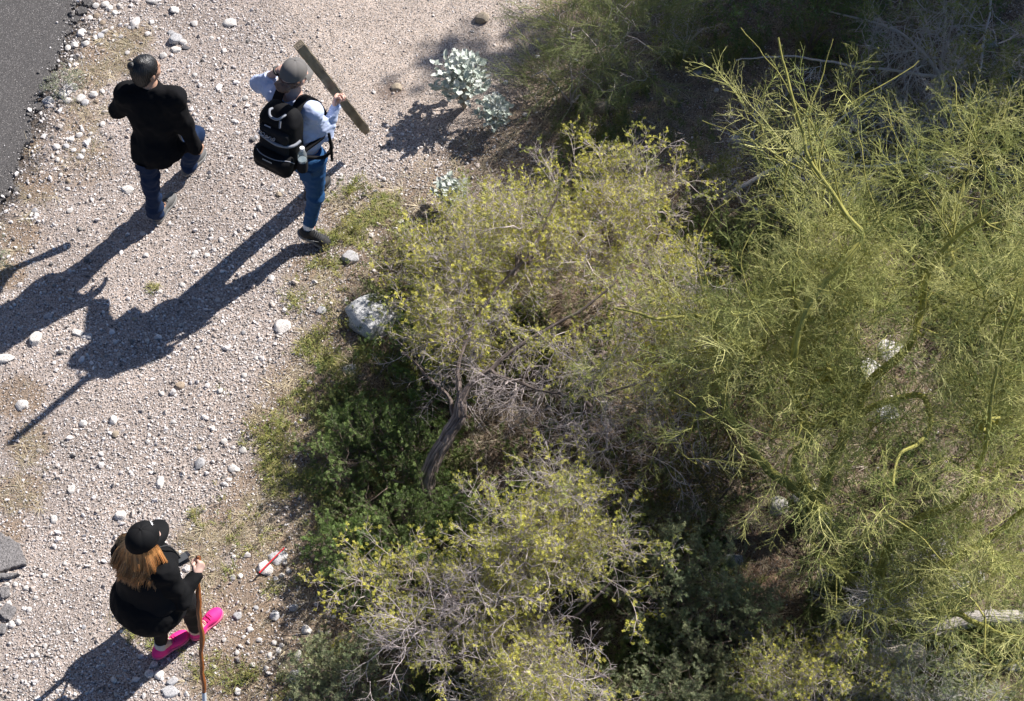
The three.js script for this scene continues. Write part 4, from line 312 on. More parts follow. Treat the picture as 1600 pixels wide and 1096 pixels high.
function dress(owner, T, kinds, o) { // sprays on the tips and along the outer wood
  const rng = rngOf(o.seed), mats = kinds.map(() => []), cols = kinds.map(() => []), bare = kinds.map(() => []), q = new THREE.Quaternion(), q2 = new THREE.Quaternion();
  const c = V(...o.centre);
  const put = n => {
    const d = n.d.clone().addScaledVector(rdir(rng), o.spread).addScaledVector(V().subVectors(n.p, c).normalize(), o.out).addScaledVector(UP, o.lift).normalize();
    q.setFromUnitVectors(UP, d); q2.setFromAxisAngle(UP, rng() * 6.283); q.multiply(q2); const s = o.size * (0.6 + 0.8 * rng());
    const k = Math.floor(rng() * kinds.length), m = new THREE.Matrix4().compose(n.p, q, V(s, s, s)); mats[k].push(m);
    const leafy = o.leafy ? o.leafy(n.p, rng) : 1; bare[k].push(leafy < 0.5);
    const t = rng(), w = 0.75 + 0.5 * rng(), A = o.tones[Math.floor(t * o.tones.length)]; cols[k].push(new THREE.Color().setRGB(A[0] * w, A[1] * w, A[2] * w));
  };
  const every = o.every || 3; for (const k of T.tips) put(T.nodes[k]); T.nodes.forEach((n, k) => { if (!n.limb && n.w < o.thin && k % every === 0) put(n); });
  kinds.forEach((kd, k) => {
    const put = o.instanced ? instanced : baked; put('twigs', kd.twig, o.twigMat, mats[k], o.twigTinted ? cols[k] : null, owner);
    if (kd.leaf && !o.noLeaf) { const keep = mats[k].map((_, i) => i).filter(i => !bare[k][i]); put('leaves', kd.leaf, o.instanced ? M.leaf : M.leafTint, keep.map(i => mats[k][i]), keep.map(i => cols[k][i]), owner); }
  });
}
function wood(owner, T, thick, thin) { // limbs, each a part; the finer wood joined
  const fine = new GB(); let trunk = true;
  for (const c of T.chains) { const big = Math.max(...c.rad); if (c.limb || big > 0.012) { const g = tubeGeo(c.pts, c.rad, big > 0.03 ? 10 : 7, 3); part(trunk ? 'trunk' : 'limb', g, thick, owner); trunk = false; } else fine.tube(c.pts, c.rad, big > 0.005 ? 5 : 4, 3); }
  if (fine.p.length) part('branches', fine.geo(), thin, owner).userData.kind = 'stuff';
}
function plant(name, label, category, limbs, ells, o, group) {
  const b = limbs[0][0], t = thing(name, label, category, V(b[0], H(b[0], b[2]), b[2]), group);
  const T = grow(limbs, crownPoints(ells, o.n, o.seed, o.shell ?? 1, o.clump ?? 0.5), Object.assign({ step: 0.07, kink: 0.5, tip: 0.0016, r1: 0.006, reach: 1.2 }, o));
  wood(t, T, o.thick, o.thinMat || o.thick);
  if (o.kinds) dress(t, T, o.kinds, Object.assign({ centre: [ells[0].c[0], 0.2, ells[0].c[2]], spread: 0.5, out: 0.5, lift: 0.3, thin: 0.004, twigMat: o.thinMat || o.thick }, o));
  return t;
}
// green-barked tree on the right: two of them, each with its own trunk
const paloTones = [[0.36, 0.375, 0.105], [0.45, 0.445, 0.14], [0.25, 0.28, 0.08], [0.55, 0.53, 0.20]];
const palo = { thick: M.greenBark, thinMat: M.greenBark, kinds: S.palo, twigMat: M.paloTwig, twigTinted: true, tones: paloTones, r0: 0.055, r1: 0.010, exp: 2.2, tip: 0.0028, kink: 0.35, step: 0.08 };
plant('palo_verde_tree', 'tall green-barked tree with wispy yellow-green twigs and long shoots reaching the upper right', 'tree', [...PV_A, ...SHOOTS], [
  { c: [2.1, 1.55, 0.75], r: [0.95, 0.75, 0.95] }, { c: [1.3, 1.15, 0.85], r: [0.75, 0.55, 0.7] }, { c: [2.85, 1.8, 0.35], r: [0.75, 0.7, 0.7] }, { c: [1.85, 2.35, 0.15], r: [0.55, 0.55, 0.6] }, { c: [0.85, 1.35, 0.7], r: [0.4, 0.3, 0.45] }, { c: [2.6, 1.5, -0.3], r: [0.8, 0.6, 0.6] }, { c: [2.3, 1.2, 1.6], r: [0.8, 0.5, 0.5] }],
  Object.assign({}, palo, { n: 900, seed: 101, size: 0.32, every: 9, clump: 0.82, spread: 0.8, out: 0.4, lift: 0.35, r1: 0.006 }));
plant('palo_verde_tree', 'spreading green-barked tree with forked olive limbs in the lower right corner', 'tree', PV_B, [
  { c: [2.7, 1.0, 1.75], r: [0.85, 0.6, 0.65] }, { c: [2.22, 0.75, 1.95], r: [0.5, 0.42, 0.45] }, { c: [3.0, 0.85, 2.5], r: [0.7, 0.45, 0.5] }, { c: [3.1, 1.5, 1.2], r: [0.5, 0.6, 0.6] }],
  Object.assign({}, palo, { n: 520, seed: 131, size: 0.32, every: 9, clump: 0.84, spread: 0.8, lift: 0.3, r1: 0.006 }));
// thorny grey-twigged trees in the middle
const mesqTones = [[0.56, 0.53, 0.07], [0.64, 0.60, 0.10], [0.47, 0.46, 0.07], [0.34, 0.37, 0.065]];
const mesq = { thick: M.bark, thinMat: M.greyTwig, kinds: S.mesq, tones: mesqTones, r0: 0.062, r1: 0.006, taper: 0.42, trunk: true, exp: 2.3, tip: 0.0022, kink: 0.7, step: 0.05 };
plant('mesquite_tree', 'wide thorny tree with bent grey trunk and yellow-green leaves in the centre', 'tree', MQ_A, [
  { c: [0.36, 0.76, 0.0], r: [1.0, 0.46, 0.98] }, { c: [0.58, 0.86, -0.62], r: [0.72, 0.36, 0.52] }, { c: [-0.36, 0.5, 0.22], r: [0.42, 0.35, 0.5] }, { c: [0.65, 0.8, 0.6], r: [0.75, 0.4, 0.55] }, { c: [0.75, 0.62, 1.15], r: [0.62, 0.36, 0.45] }, { c: [-0.6, 0.28, -0.45], r: [0.36, 0.22, 0.32] }],
  Object.assign({}, mesq, { n: 1120, seed: 151, size: 0.22, every: 4, clump: 0.7, leafy: (p, r) => (r() < 0.8 && fbm(p.x * 1.7, p.y * 1.7, p.z * 1.7 + 3) + 0.5 * sstep(0.95, -0.1, p.z) - 0.35 * sstep(0.2, 0.9, Math.min(p.z, p.x + 0.4)) > -0.08) ? 1 : 0 }));
plant('mesquite_tree', 'thorny shrubby tree with tangled bare grey twigs at the bottom middle', 'tree', MQ_B, [
  { c: [-0.05, 0.7, 2.38], r: [0.92, 0.42, 0.55] }, { c: [0.25, 0.85, 1.85], r: [0.7, 0.4, 0.5] }, { c: [-0.72, 0.48, 2.28], r: [0.48, 0.3, 0.42] }, { c: [-0.1, 0.5, 2.75], r: [0.9, 0.4, 0.4] }],
  Object.assign({}, mesq, { n: 800, seed: 171, size: 0.22, every: 5, clump: 0.64, leafy: (p, r) => r() < 0.85 && fbm(p.x * 1.7, p.y * 1.7, p.z * 1.7 + 9) + 0.5 * sstep(2.6, 1.9, p.z) > -0.12 ? 1 : 0 }));
M.grass = mat(1, 1, 1, 0.95, { side: THREE.DoubleSide });
// ---------------------------------------------------------------- shrubs and undergrowth
const stemsOf = (x, z, h, spread, n, seed) => { const r = rngOf(seed), L = []; for (let k = 0; k < n; k++) { const a = (k + r()) / n * 6.283, q = spread * (0.4 + 0.6 * r()); L.push([[x, k ? 0.02 : -0.04, z], [x + q * 0.35 * Math.cos(a), h * 0.45, z + q * 0.35 * Math.sin(a)], [x + q * Math.cos(a), h * (0.8 + 0.3 * r()), z + q * Math.sin(a)]]); } return L; };
function bush(name, label, category, x, z, rx, h, rz, o, group) {
  const limbs = stemsOf(x, z, h * 0.75, Math.min(rx, rz) * 0.7, o.stems || 5, o.seed);
  return plant(name, label, category, limbs, [{ c: [x + (o.dx || 0), h * 0.55, z + (o.dz || 0)], r: [rx, h * 0.55, rz] }], Object.assign({ r0: 0.012, r1: 0.004, n: 120, shell: 1.4, size: 0.2, every: 4, thick: M.greyTwig, lift: 0.4, reach: 0.8, instanced: true }, o), group);
}
const dark = [[0.15, 0.22, 0.05], [0.17, 0.24, 0.055], [0.13, 0.2, 0.045]], sage = [[0.27, 0.30, 0.15], [0.23, 0.28, 0.13], [0.33, 0.35, 0.17]], olive = [[0.26, 0.26, 0.05], [0.22, 0.24, 0.05], [0.18, 0.2, 0.05]], fresh = [[0.15, 0.24, 0.045], [0.18, 0.28, 0.05], [0.12, 0.2, 0.04]];
bush('wispy_bush', 'wispy dark green bush in the shade at the top centre', 'bush', 0.72, -2.55, 0.5, 0.75, 0.5, { seed: 201, kinds: S.wisp, tones: [[0.2, 0.23, 0.08], [0.24, 0.26, 0.09]], twigMat: M.twig, twigTinted: true, thick: M.greyTwig, n: 150, size: 0.3 });
bush('wispy_bush', 'sparse low green bush in the shade above the round tan rock', 'bush', 0.45, -2.2, 0.35, 0.4, 0.35, { seed: 203, kinds: S.wisp, tones: [[0.2, 0.23, 0.08]], twigMat: M.twig, twigTinted: true, n: 70, size: 0.24 });
bush('creosote_bush', 'olive-leaved bush with grey stems in the upper right corner', 'bush', 3.25, -2.35, 0.75, 1.0, 0.6, { seed: 211, kinds: S.creo, tones: olive, thick: M.greyTwig, n: 240, size: 0.22, r0: 0.018, stems: 8 });
bush('creosote_bush', 'dark bush at the top edge left of the olive-leaved corner bush', 'bush', 2.3, -2.75, 0.7, 0.7, 0.5, { seed: 213, kinds: S.creo, tones: dark, thick: M.brownTwig, n: 170, size: 0.22, stems: 7 });
bush('creosote_bush', 'small yellow-green bush in shade by the arching yellow shoots', 'bush', 1.7, -1.25, 0.3, 0.3, 0.25, { seed: 215, kinds: S.creo, tones: olive, n: 50, size: 0.17 });
bush('creosote_bush', 'small yellow-green bush at the top edge above the pale stone', 'bush', 1.35, -2.75, 0.25, 0.35, 0.22, { seed: 216, kinds: S.creo, tones: olive, n: 45, size: 0.17 });
bush('leafy_bush', 'dark green bush in deep shade left of the bent trunk', 'bush', -0.85, 1.05, 0.42, 0.34, 0.4, { seed: 221, kinds: S.herb, tones: dark, thick: M.brownTwig, n: 170, size: 0.16 });
bush('leafy_bush', 'dark green bush in deep shade below the bent trunk', 'bush', -0.78, 1.5, 0.45, 0.36, 0.36, { seed: 222, kinds: S.herb, tones: dark, thick: M.brownTwig, n: 170, size: 0.16 });
bush('leafy_bush', 'bright green weed clump left of the lower thorny tree', 'bush', -1.1, 1.75, 0.26, 0.26, 0.24, { seed: 223, kinds: S.herb, tones: fresh, thick: M.brownTwig, n: 90, size: 0.15 });
bush('leafy_bush', 'green bush beside the large boulder under the twig tips', 'bush', -0.62, 0.25, 0.3, 0.3, 0.42, { seed: 224, kinds: S.herb, tones: fresh, thick: M.brownTwig, n: 110, size: 0.14 });
bush('leafy_bush', 'dark bush right of the bent trunk between the two thorny trees', 'bush', 0.1, 1.45, 0.6, 0.5, 0.3, { seed: 225, kinds: S.herb, tones: dark, thick: M.brownTwig, n: 170, size: 0.17 });
bush('sage_bush', 'grey-green bush between the thorny trees and the green-barked tree', 'bush', 1.0, 1.95, 0.5, 0.6, 0.5, { seed: 231, kinds: S.herb, tones: sage, thick: M.brownTwig, n: 240, size: 0.13 });
bush('sage_bush', 'grey-green bush left of the bare reddish soil', 'bush', 1.35, 2.15, 0.32, 0.4, 0.35, { seed: 232, kinds: S.herb, tones: sage, thick: M.brownTwig, n: 130, size: 0.12 });
bush('sage_bush', 'grey-green bush at the bottom edge left of the lower thorny tree', 'bush', -1.0, 2.65, 0.36, 0.38, 0.3, { seed: 233, kinds: S.herb, tones: sage, thick: M.brownTwig, n: 130, size: 0.15 });
bush('sage_bush', 'low grey-green bush at the bottom edge right of the lower thorny tree', 'bush', 1.0, 2.7, 0.45, 0.35, 0.3, { seed: 234, kinds: S.herb, tones: sage, thick: M.brownTwig, n: 130, size: 0.16 });
bush('flowering_bush', 'dark bush with tiny orange blossoms left of the green-barked tree', 'bush', 1.42, 0.55, 0.4, 0.85, 0.5, { seed: 241, kinds: S.creo, tones: [[0.17, 0.13, 0.03], [0.24, 0.17, 0.03], [0.12, 0.11, 0.03], [0.36, 0.22, 0.03]], thick: M.brownTwig, n: 200, size: 0.17 });
bush('flowering_bush', 'brownish bush with yellow blossoms above the bare reddish soil', 'bush', 1.25, 1.4, 0.36, 0.55, 0.35, { seed: 242, kinds: S.creo, tones: [[0.2, 0.17, 0.04], [0.3, 0.25, 0.04], [0.12, 0.13, 0.04]], thick: M.brownTwig, n: 140, size: 0.17 });
bush('thorny_bush', 'yellow-green thorny bush at the bottom edge below the white rocks', 'bush', 1.85, 2.72, 0.5, 0.5, 0.35, { seed: 251, kinds: S.mesq, tones: mesqTones, thick: M.greyTwig, n: 170, size: 0.2 });
bush('thorny_bush', 'grey twiggy bush at the lower right below the pale log', 'bush', 2.5, 2.75, 0.5, 0.4, 0.3, { seed: 252, kinds: S.mesq, tones: sage, thick: M.deadTwig, n: 140, size: 0.2 });
bush('thorny_bush', 'low yellow-green thorny bush spreading above the large boulder', 'bush', -0.26, -0.74, 0.38, 0.3, 0.42, { seed: 253, kinds: S.mesq, tones: mesqTones, thick: M.greyTwig, n: 190, size: 0.17, stems: 7 });
bush('thorny_bush', 'low leafy thorny bush at the rim below the small silver bush', 'bush', -0.62, -0.78, 0.26, 0.16, 0.2, { seed: 254, kinds: S.mesq, tones: mesqTones, thick: M.greyTwig, n: 60, size: 0.11, stems: 6 });
bush('roadside_bush', 'pale green weed bush at the left edge by the road', 'bush', -3.86, -0.75, 0.16, 0.16, 0.2, { seed: 261, kinds: S.herb, tones: [[0.3, 0.33, 0.2]], thick: M.deadTwig, n: 60, size: 0.1 });
bush('roadside_bush', 'pale green weed clump among the stones beside the asphalt', 'bush', -3.4, -2.35, 0.1, 0.09, 0.12, { seed: 262, kinds: S.herb, tones: [[0.32, 0.34, 0.22]], thick: M.deadTwig, n: 30, size: 0.08 });
// dead wood
function deadBranch(label, limbs, ells, n, seed, r0, m) { return plant('dead_branch', label, 'branch', limbs, ells, { seed, n, r0, r1: 0.005, thick: m, thinMat: m, kinds: S.bare, noLeaf: true, tones: [[1, 1, 1]], size: 0.3, every: 8, lift: 0, out: 0.3, instanced: true, kink: 0.5, tip: 0.0025 }); }
deadBranch('pale dead branch lying across the shade behind the tall green shoots', [[[1.55, 0.03, -1.3], [2.1, 0.18, -1.55], [2.6, 0.22, -1.45], [3.1, 0.12, -1.6], [3.7, 0.05, -1.5]], [[2.1, 0.18, -1.55], [2.5, 0.3, -1.9], [2.9, 0.35, -2.2]]], [{ c: [2.6, 0.2, -1.7], r: [0.9, 0.18, 0.45] }], 60, 271, 0.018, M.deadTwig);
deadBranch('grey dead branches sprawling in the dark upper right under the olive bush', [[[3.35, 0.0, -1.9], [3.2, 0.35, -2.2], [2.9, 0.5, -2.5], [2.4, 0.5, -2.7]], [[3.35, 0.03, -1.9], [3.5, 0.45, -2.3], [3.6, 0.7, -2.8]], [[3.2, 0.35, -2.2], [2.6, 0.45, -2.2], [2.1, 0.4, -2.35], [1.7, 0.3, -2.4]]], [{ c: [2.9, 0.45, -2.4], r: [0.9, 0.3, 0.5] }], 80, 273, 0.022, M.deadTwig);
deadBranch('curly bare grey twigs in the gap of the lower right tree', [[[2.35, 0.03, 2.2], [2.3, 0.25, 2.0], [2.25, 0.4, 1.85]]], [{ c: [2.3, 0.35, 1.95], r: [0.35, 0.2, 0.3] }], 40, 275, 0.01, M.deadTwig);
deadBranch('fan of bare grey twigs hanging at the bottom edge of the lower thorny tree', [[[-0.15, 0.0, 2.75], [-0.3, 0.3, 2.75], [-0.45, 0.45, 2.8]], [[-0.15, 0.03, 2.75], [0.1, 0.35, 2.75], [0.3, 0.4, 2.85]]], [{ c: [-0.1, 0.35, 2.8], r: [0.6, 0.25, 0.25] }], 70, 277, 0.014, M.deadTwig);
function log(name, label, pts, r, m) { const q = curve(pts.map(p => V(...p)), 26), g = tubeGeo(q, q.map((_, k) => r * (1 + 0.25 * noise3(k * 0.5, r * 90, 2)) * (k === 0 || k === 26 ? 0.8 : 1)), 12, 2); solid(name, g, m, label, 'log'); }
log('fallen_log', 'pale fallen log under the lower right tree', [[2.0, 0.1, 2.28], [2.2, 0.13, 2.38], [2.42, 0.12, 2.36], [2.62, 0.14, 2.36]], 0.065, mat(0.5, 0.44, 0.36, 0.95, { bumpMap: bark[1], bumpScale: 0.01 }));
log('fallen_log', 'grey fallen log at the right edge behind the white rock', [[2.7, 0.1, 2.2], [2.95, 0.14, 2.12], [3.3, 0.12, 2.1]], 0.05, mat(0.42, 0.38, 0.34, 0.95, { bumpMap: bark[1], bumpScale: 0.01 }));
log('fallen_log', 'thin dark fallen branch in front of the pale log', [[2.25, 0.06, 2.62], [2.45, 0.1, 2.5], [2.72, 0.16, 2.4]], 0.014, mat(0.2, 0.17, 0.15, 0.95));
// grass, straw and low weeds: nobody could count them
function tuft(seed, n, h, w, lean, flat) {
  const r = rngOf(seed), g = new GB();
  for (let k = 0; k < n; k++) { const a = r() * 6.283, d = V(Math.cos(a), 0, Math.sin(a)), s = V(-d.z, 0, d.x), b = d.clone().multiplyScalar(0.25 * r() * h), hh = h * (0.5 + 0.6 * r()), l = lean * (0.5 + r()) * hh, up = flat ? 0.12 + 0.2 * r() : 1, m = b.clone().addScaledVector(d, l * 0.35).setY(hh * 0.6 * up), t = b.clone().addScaledVector(d, l).setY(hh * up * (0.9 - 0.2 * r())); const ww = w * (0.7 + 0.6 * r()); g.quad(b.clone().addScaledVector(s, -ww / 2), b.clone().addScaledVector(s, ww / 2), m.clone().addScaledVector(s, ww * 0.4), m.clone().addScaledVector(s, -ww * 0.4)); const nn = V().crossVectors(s, V().subVectors(t, m)).normalize(), e = g.v(m.clone().addScaledVector(s, -ww * 0.4), nn); g.v(m.clone().addScaledVector(s, ww * 0.4), nn); g.v(t, nn); g.i.push(e, e + 1, e + 2); }
  return g.geo();
}
function sow(name, label, category, geo, m, count, seed, density, size, tones) {
  const r = rngOf(seed), L = [], C = [], d = new THREE.Object3D(); let guard = 0;
  while (L.length < count && guard++ < count * 60) { const x = -4.2 + 8.4 * r(), z = -3.6 + 6.5 * r(); if (x < roadX(z) + 0.01 || r() > density(x, z)) continue; const s = size * (0.5 + 0.9 * r()); d.position.set(x, H(x, z), z); d.rotation.set((r() - 0.5) * 0.4, r() * 6.283, (r() - 0.5) * 0.4); d.scale.set(s, s, s); d.updateMatrix(); L.push(d.matrix.clone()); const t = tones[Math.floor(r() * tones.length)], w = 0.7 + 0.6 * r(); C.push(new THREE.Color().setRGB(t[0] * w, t[1] * w, t[2] * w)); }
  scatter(name, geo, m, L, label, category, C);
}
const clumpy = (x, z, f, o) => sstep(-0.12, 0.25, fbm(x * f, z * f, o));
const greenTones = [[0.33, 0.32, 0.09], [0.26, 0.28, 0.08], [0.40, 0.36, 0.14], [0.2, 0.24, 0.06]], strawTones = [[0.44, 0.37, 0.24], [0.5, 0.43, 0.3], [0.36, 0.29, 0.19], [0.3, 0.26, 0.16]];
sow('grass', 'short green grass and weeds along the side of the gravel path', 'grass', tuft(1, 8, 0.042, 0.0028, 0.9), M.grass, 9000, 601, (x, z) => Math.pow(blob(GREEN, x, z), 1.3) * clumpy(x, z, 7, 3), 0.9, greenTones);
sow('weeds', 'tiny leafy weeds between the grass at the path side', 'weeds', S.herb[0].leaf, M.grass, 1200, 605, (x, z) => blob(GREEN, x, z) * clumpy(x, z, 6, 8), 0.06, greenTones);
sow('dry_grass', 'dry straw-coloured grass lying on the path edges', 'grass', tuft(2, 12, 0.07, 0.0025, 1.4, true), M.grass, 8000, 603, (x, z) => Math.max(blob(DRY, x, z) * clumpy(x, z, 4, 5), sstep(-0.35, 0.1, brush(x, z)) * 0.3), 1, strawTones);
sow('undergrowth', 'dark green low plants covering the soil under the trees', 'plants', S.herb[1].leaf, M.grass, 11000, 607, (x, z) => sstep(0.1, 0.5, brush(x, z)) * (0.15 + 0.85 * clumpy(x, z, 2.2, 6)) * (1 - 0.75 * sstep(-0.9, -1.5, z)) * sstep(0.25, 0.4, Math.hypot((x - 1.67) * 1.2, (z - 1.75) * 0.6)), 0.11, [[0.16, 0.2, 0.06], [0.13, 0.18, 0.05], [0.2, 0.22, 0.08]]);
sow('leaf_litter', 'fallen twigs and dead leaves on the soil under the trees', 'litter', tuft(4, 7, 0.10, 0.004, 1.6, true), M.grass, 6000, 609, (x, z) => sstep(0.0, 0.4, brush(x, z)) * 0.7, 1, [[0.26, 0.2, 0.15], [0.2, 0.15, 0.11], [0.32, 0.27, 0.22]]);
// silver-leaved bushes, each leaf a piece of its own
const silverLeaf = [0, 1, 2].map(k => { const g = new GB(), L = 1, w = [0.30, 0.36, 0.26][k], f = 0.10, at = [[0, 0.04], [0.25, 0.55], [0.5, 1], [0.75, 0.75], [1, 0.02]], rows = at.map(([t, q]) => [V(-w * q, f * q + 0.1 * t * t, t * L), V(0, 0.16 * t * (1 - t) - 0.02, t * L), V(w * q, f * q + 0.1 * t * t, t * L)]); for (let i = 0; i < 4; i++) for (let j = 0; j < 2; j++) g.quad(rows[i][j], rows[i + 1][j], rows[i + 1][j + 1], rows[i][j + 1]); return g.geo(); });
function brittlebush(label, x, z, r, h, n, seed, dx = 0, dz = 0) {
  const rng = rngOf(seed), base = V(x, H(x, z), z), t = thing('brittlebush', label, 'bush', base, 'silver-leaved bushes'), mats3 = [M.silver, M.silver2, M.silver3];
  const stems = Math.round(n / 9), ends = [];
  for (let k = 0; k < stems; k++) { const a = k * 2.4, q = Math.sqrt((k + 0.5) / stems), e = V(dx + r * 0.85 * q * Math.cos(a), h * (0.5 + 0.42 * Math.sqrt(1 - q * q)) * (0.9 + 0.2 * rng()), dz + r * 0.85 * q * Math.sin(a)), m = V(e.x * 0.35, e.y * 0.55, e.z * 0.35); const pts = curve([V(0, -0.02, 0), m, e], 5), s = shade(new THREE.Mesh(tubeGeo(pts, pts.map((_, i) => lerp(0.006, 0.002, i / 5)), 5), M.silverStem)); s.name = 'stem'; t.add(s); ends.push(pts); }
  for (let k = 0; k < n; k++) { const pts = ends[k % stems], f = 0.45 + 0.55 * Math.sqrt(rng()), i = Math.min(4, Math.floor(f * 5)), p = pts[i].clone().lerp(pts[i + 1], f * 5 - i), ax = V().subVectors(pts[5], pts[3]).normalize(), d = rdir(rng).addScaledVector(ax, 0.55).setY(rng() * 0.7 - 0.05).normalize(), m = shade(new THREE.Mesh(silverLeaf[k % 3], mats3[Math.floor(rng() * 3)])); m.name = 'leaf'; m.position.copy(p); m.lookAt(p.clone().add(d)); m.rotateZ((rng() - 0.5) * 1.2); m.scale.setScalar((0.05 + 0.034 * rng()) * (r > 0.2 ? 1 : 0.78)); t.add(m); }
}
M.silver2 = leafMat(0.46, 0.52, 0.45, { transmission: 0.18 }); M.silver3 = leafMat(0.6, 0.63, 0.58, { transmission: 0.18 });
brittlebush('tallest silver-leaved bush standing in full sun on the gravel', -0.36, -2.18, 0.27, 0.50, 295, 701, -0.03, -0.05);
brittlebush('silver-leaved bush in the shade just right of the tallest silver bush', -0.13, -1.98, 0.17, 0.3, 190, 703);
brittlebush('small silver-leaved bush at the upper left rim of the mesquite crown', -0.42, -1.26, 0.16, 0.28, 190, 705, -0.03, 0);
// tall trees beyond the picture whose crowns shade the upper right
const shadeTree = { thick: M.bark, thinMat: M.greyTwig, kinds: S.herb, tones: [[0.15, 0.2, 0.055], [0.18, 0.23, 0.06]], r0: 0.14, r1: 0.03, tip: 0.006, step: 0.2, kink: 0.5, reach: 4, instanced: true, thin: 0.02, every: 6 };
plant('shade_tree', 'tall tree outside the upper right of the picture, nearer one of two', 'tree', [[[7.2, -0.05, -6.4], [7.0, 2, -6.3], [6.6, 4, -6.2], [6.3, 5, -6.1]], [[7.0, 2, -6.3], [7.6, 3.6, -6.6], [8.0, 4.6, -6.8]], [[7.0, 2, -6.3], [6.0, 3.6, -6.0], [5.2, 4.4, -5.9]]], [{ c: [6.5, 4.6, -6.3], r: [1.75, 0.8, 1.25] }], Object.assign({}, shadeTree, { n: 300, seed: 801, size: 0.7, clump: 0.72 }));
plant('shade_tree', 'tall tree outside the upper right of the picture, farther one of two', 'tree', [[[10.0, -0.05, -7.8], [9.8, 2.4, -7.7], [9.4, 4.6, -7.5], [9.0, 6, -7.4]], [[9.8, 2.4, -7.7], [10.6, 4.2, -8.2], [11.2, 5.4, -8.4]], [[9.8, 2.4, -7.7], [8.6, 4.2, -7.2], [8.0, 5.2, -7.0]]], [{ c: [9.4, 5.3, -7.5], r: [2.0, 1.1, 1.6] }], Object.assign({}, shadeTree, { n: 230, seed: 803, size: 0.75, clump: 0.7 }));
// ---------------------------------------------------------------- people
const P3 = a => V(a[0], a[1], a[2]);
// distance functions
const cap = (a, b, ra, rb = ra) => { const ax = a.x, ay = a.y, az = a.z, dx = b.x - ax, dy = b.y - ay, dz = b.z - az, L = dx * dx + dy * dy + dz * dz || 1e-9; return (x, y, z) => { const px = x - ax, py = y - ay, pz = z - az; let t = (px * dx + py * dy + pz * dz) / L; t = t < 0 ? 0 : t > 1 ? 1 : t; const qx = px - dx * t, qy = py - dy * t, qz = pz - dz * t; return Math.sqrt(qx * qx + qy * qy + qz * qz) - (ra + (rb - ra) * t); }; };
const ell = (c, rx, ry, rz, X = V(1, 0, 0), Y = V(0, 1, 0), Z = V(0, 0, 1)) => (x, y, z) => { const px = x - c.x, py = y - c.y, pz = z - c.z; const a = (px * X.x + py * X.y + pz * X.z) / rx, b = (px * Y.x + py * Y.y + pz * Y.z) / ry, d = (px * Z.x + py * Z.y + pz * Z.z) / rz; const k0 = Math.sqrt(a * a + b * b + d * d), k1 = Math.sqrt(a * a / rx / rx + b * b / ry / ry + d * d / rz / rz); return k1 < 1e-9 ? -Math.min(rx, ry, rz) : k0 * (k0 - 1) / k1; };
const blend = (list, k) => (x, y, z) => { let d = list[0](x, y, z); for (let i = 1; i < list.length; i++) { const e = list[i](x, y, z), h = Math.max(k - Math.abs(d - e), 0) / k; d = Math.min(d, e) - h * h * k * 0.25; } return d; };
const cut = (f, p, n) => (x, y, z) => Math.max(f(x, y, z), (x - p.x) * n.x + (y - p.y) * n.y + (z - p.z) * n.z);   // removes the side n points to
const minus = (f, g) => (x, y, z) => Math.max(f(x, y, z), -g(x, y, z));
const folds = (f, amp, fx, fy, o) => (x, y, z) => { const d = f(x, y, z); return d > 0.02 || d < -0.02 ? d : d + amp * (noise3(x * fx + o, y * fy, z * fx) + 0.5 * noise3(x * fx * 2.3, y * fy * 2.3 + o, z * fx * 2.3)); };
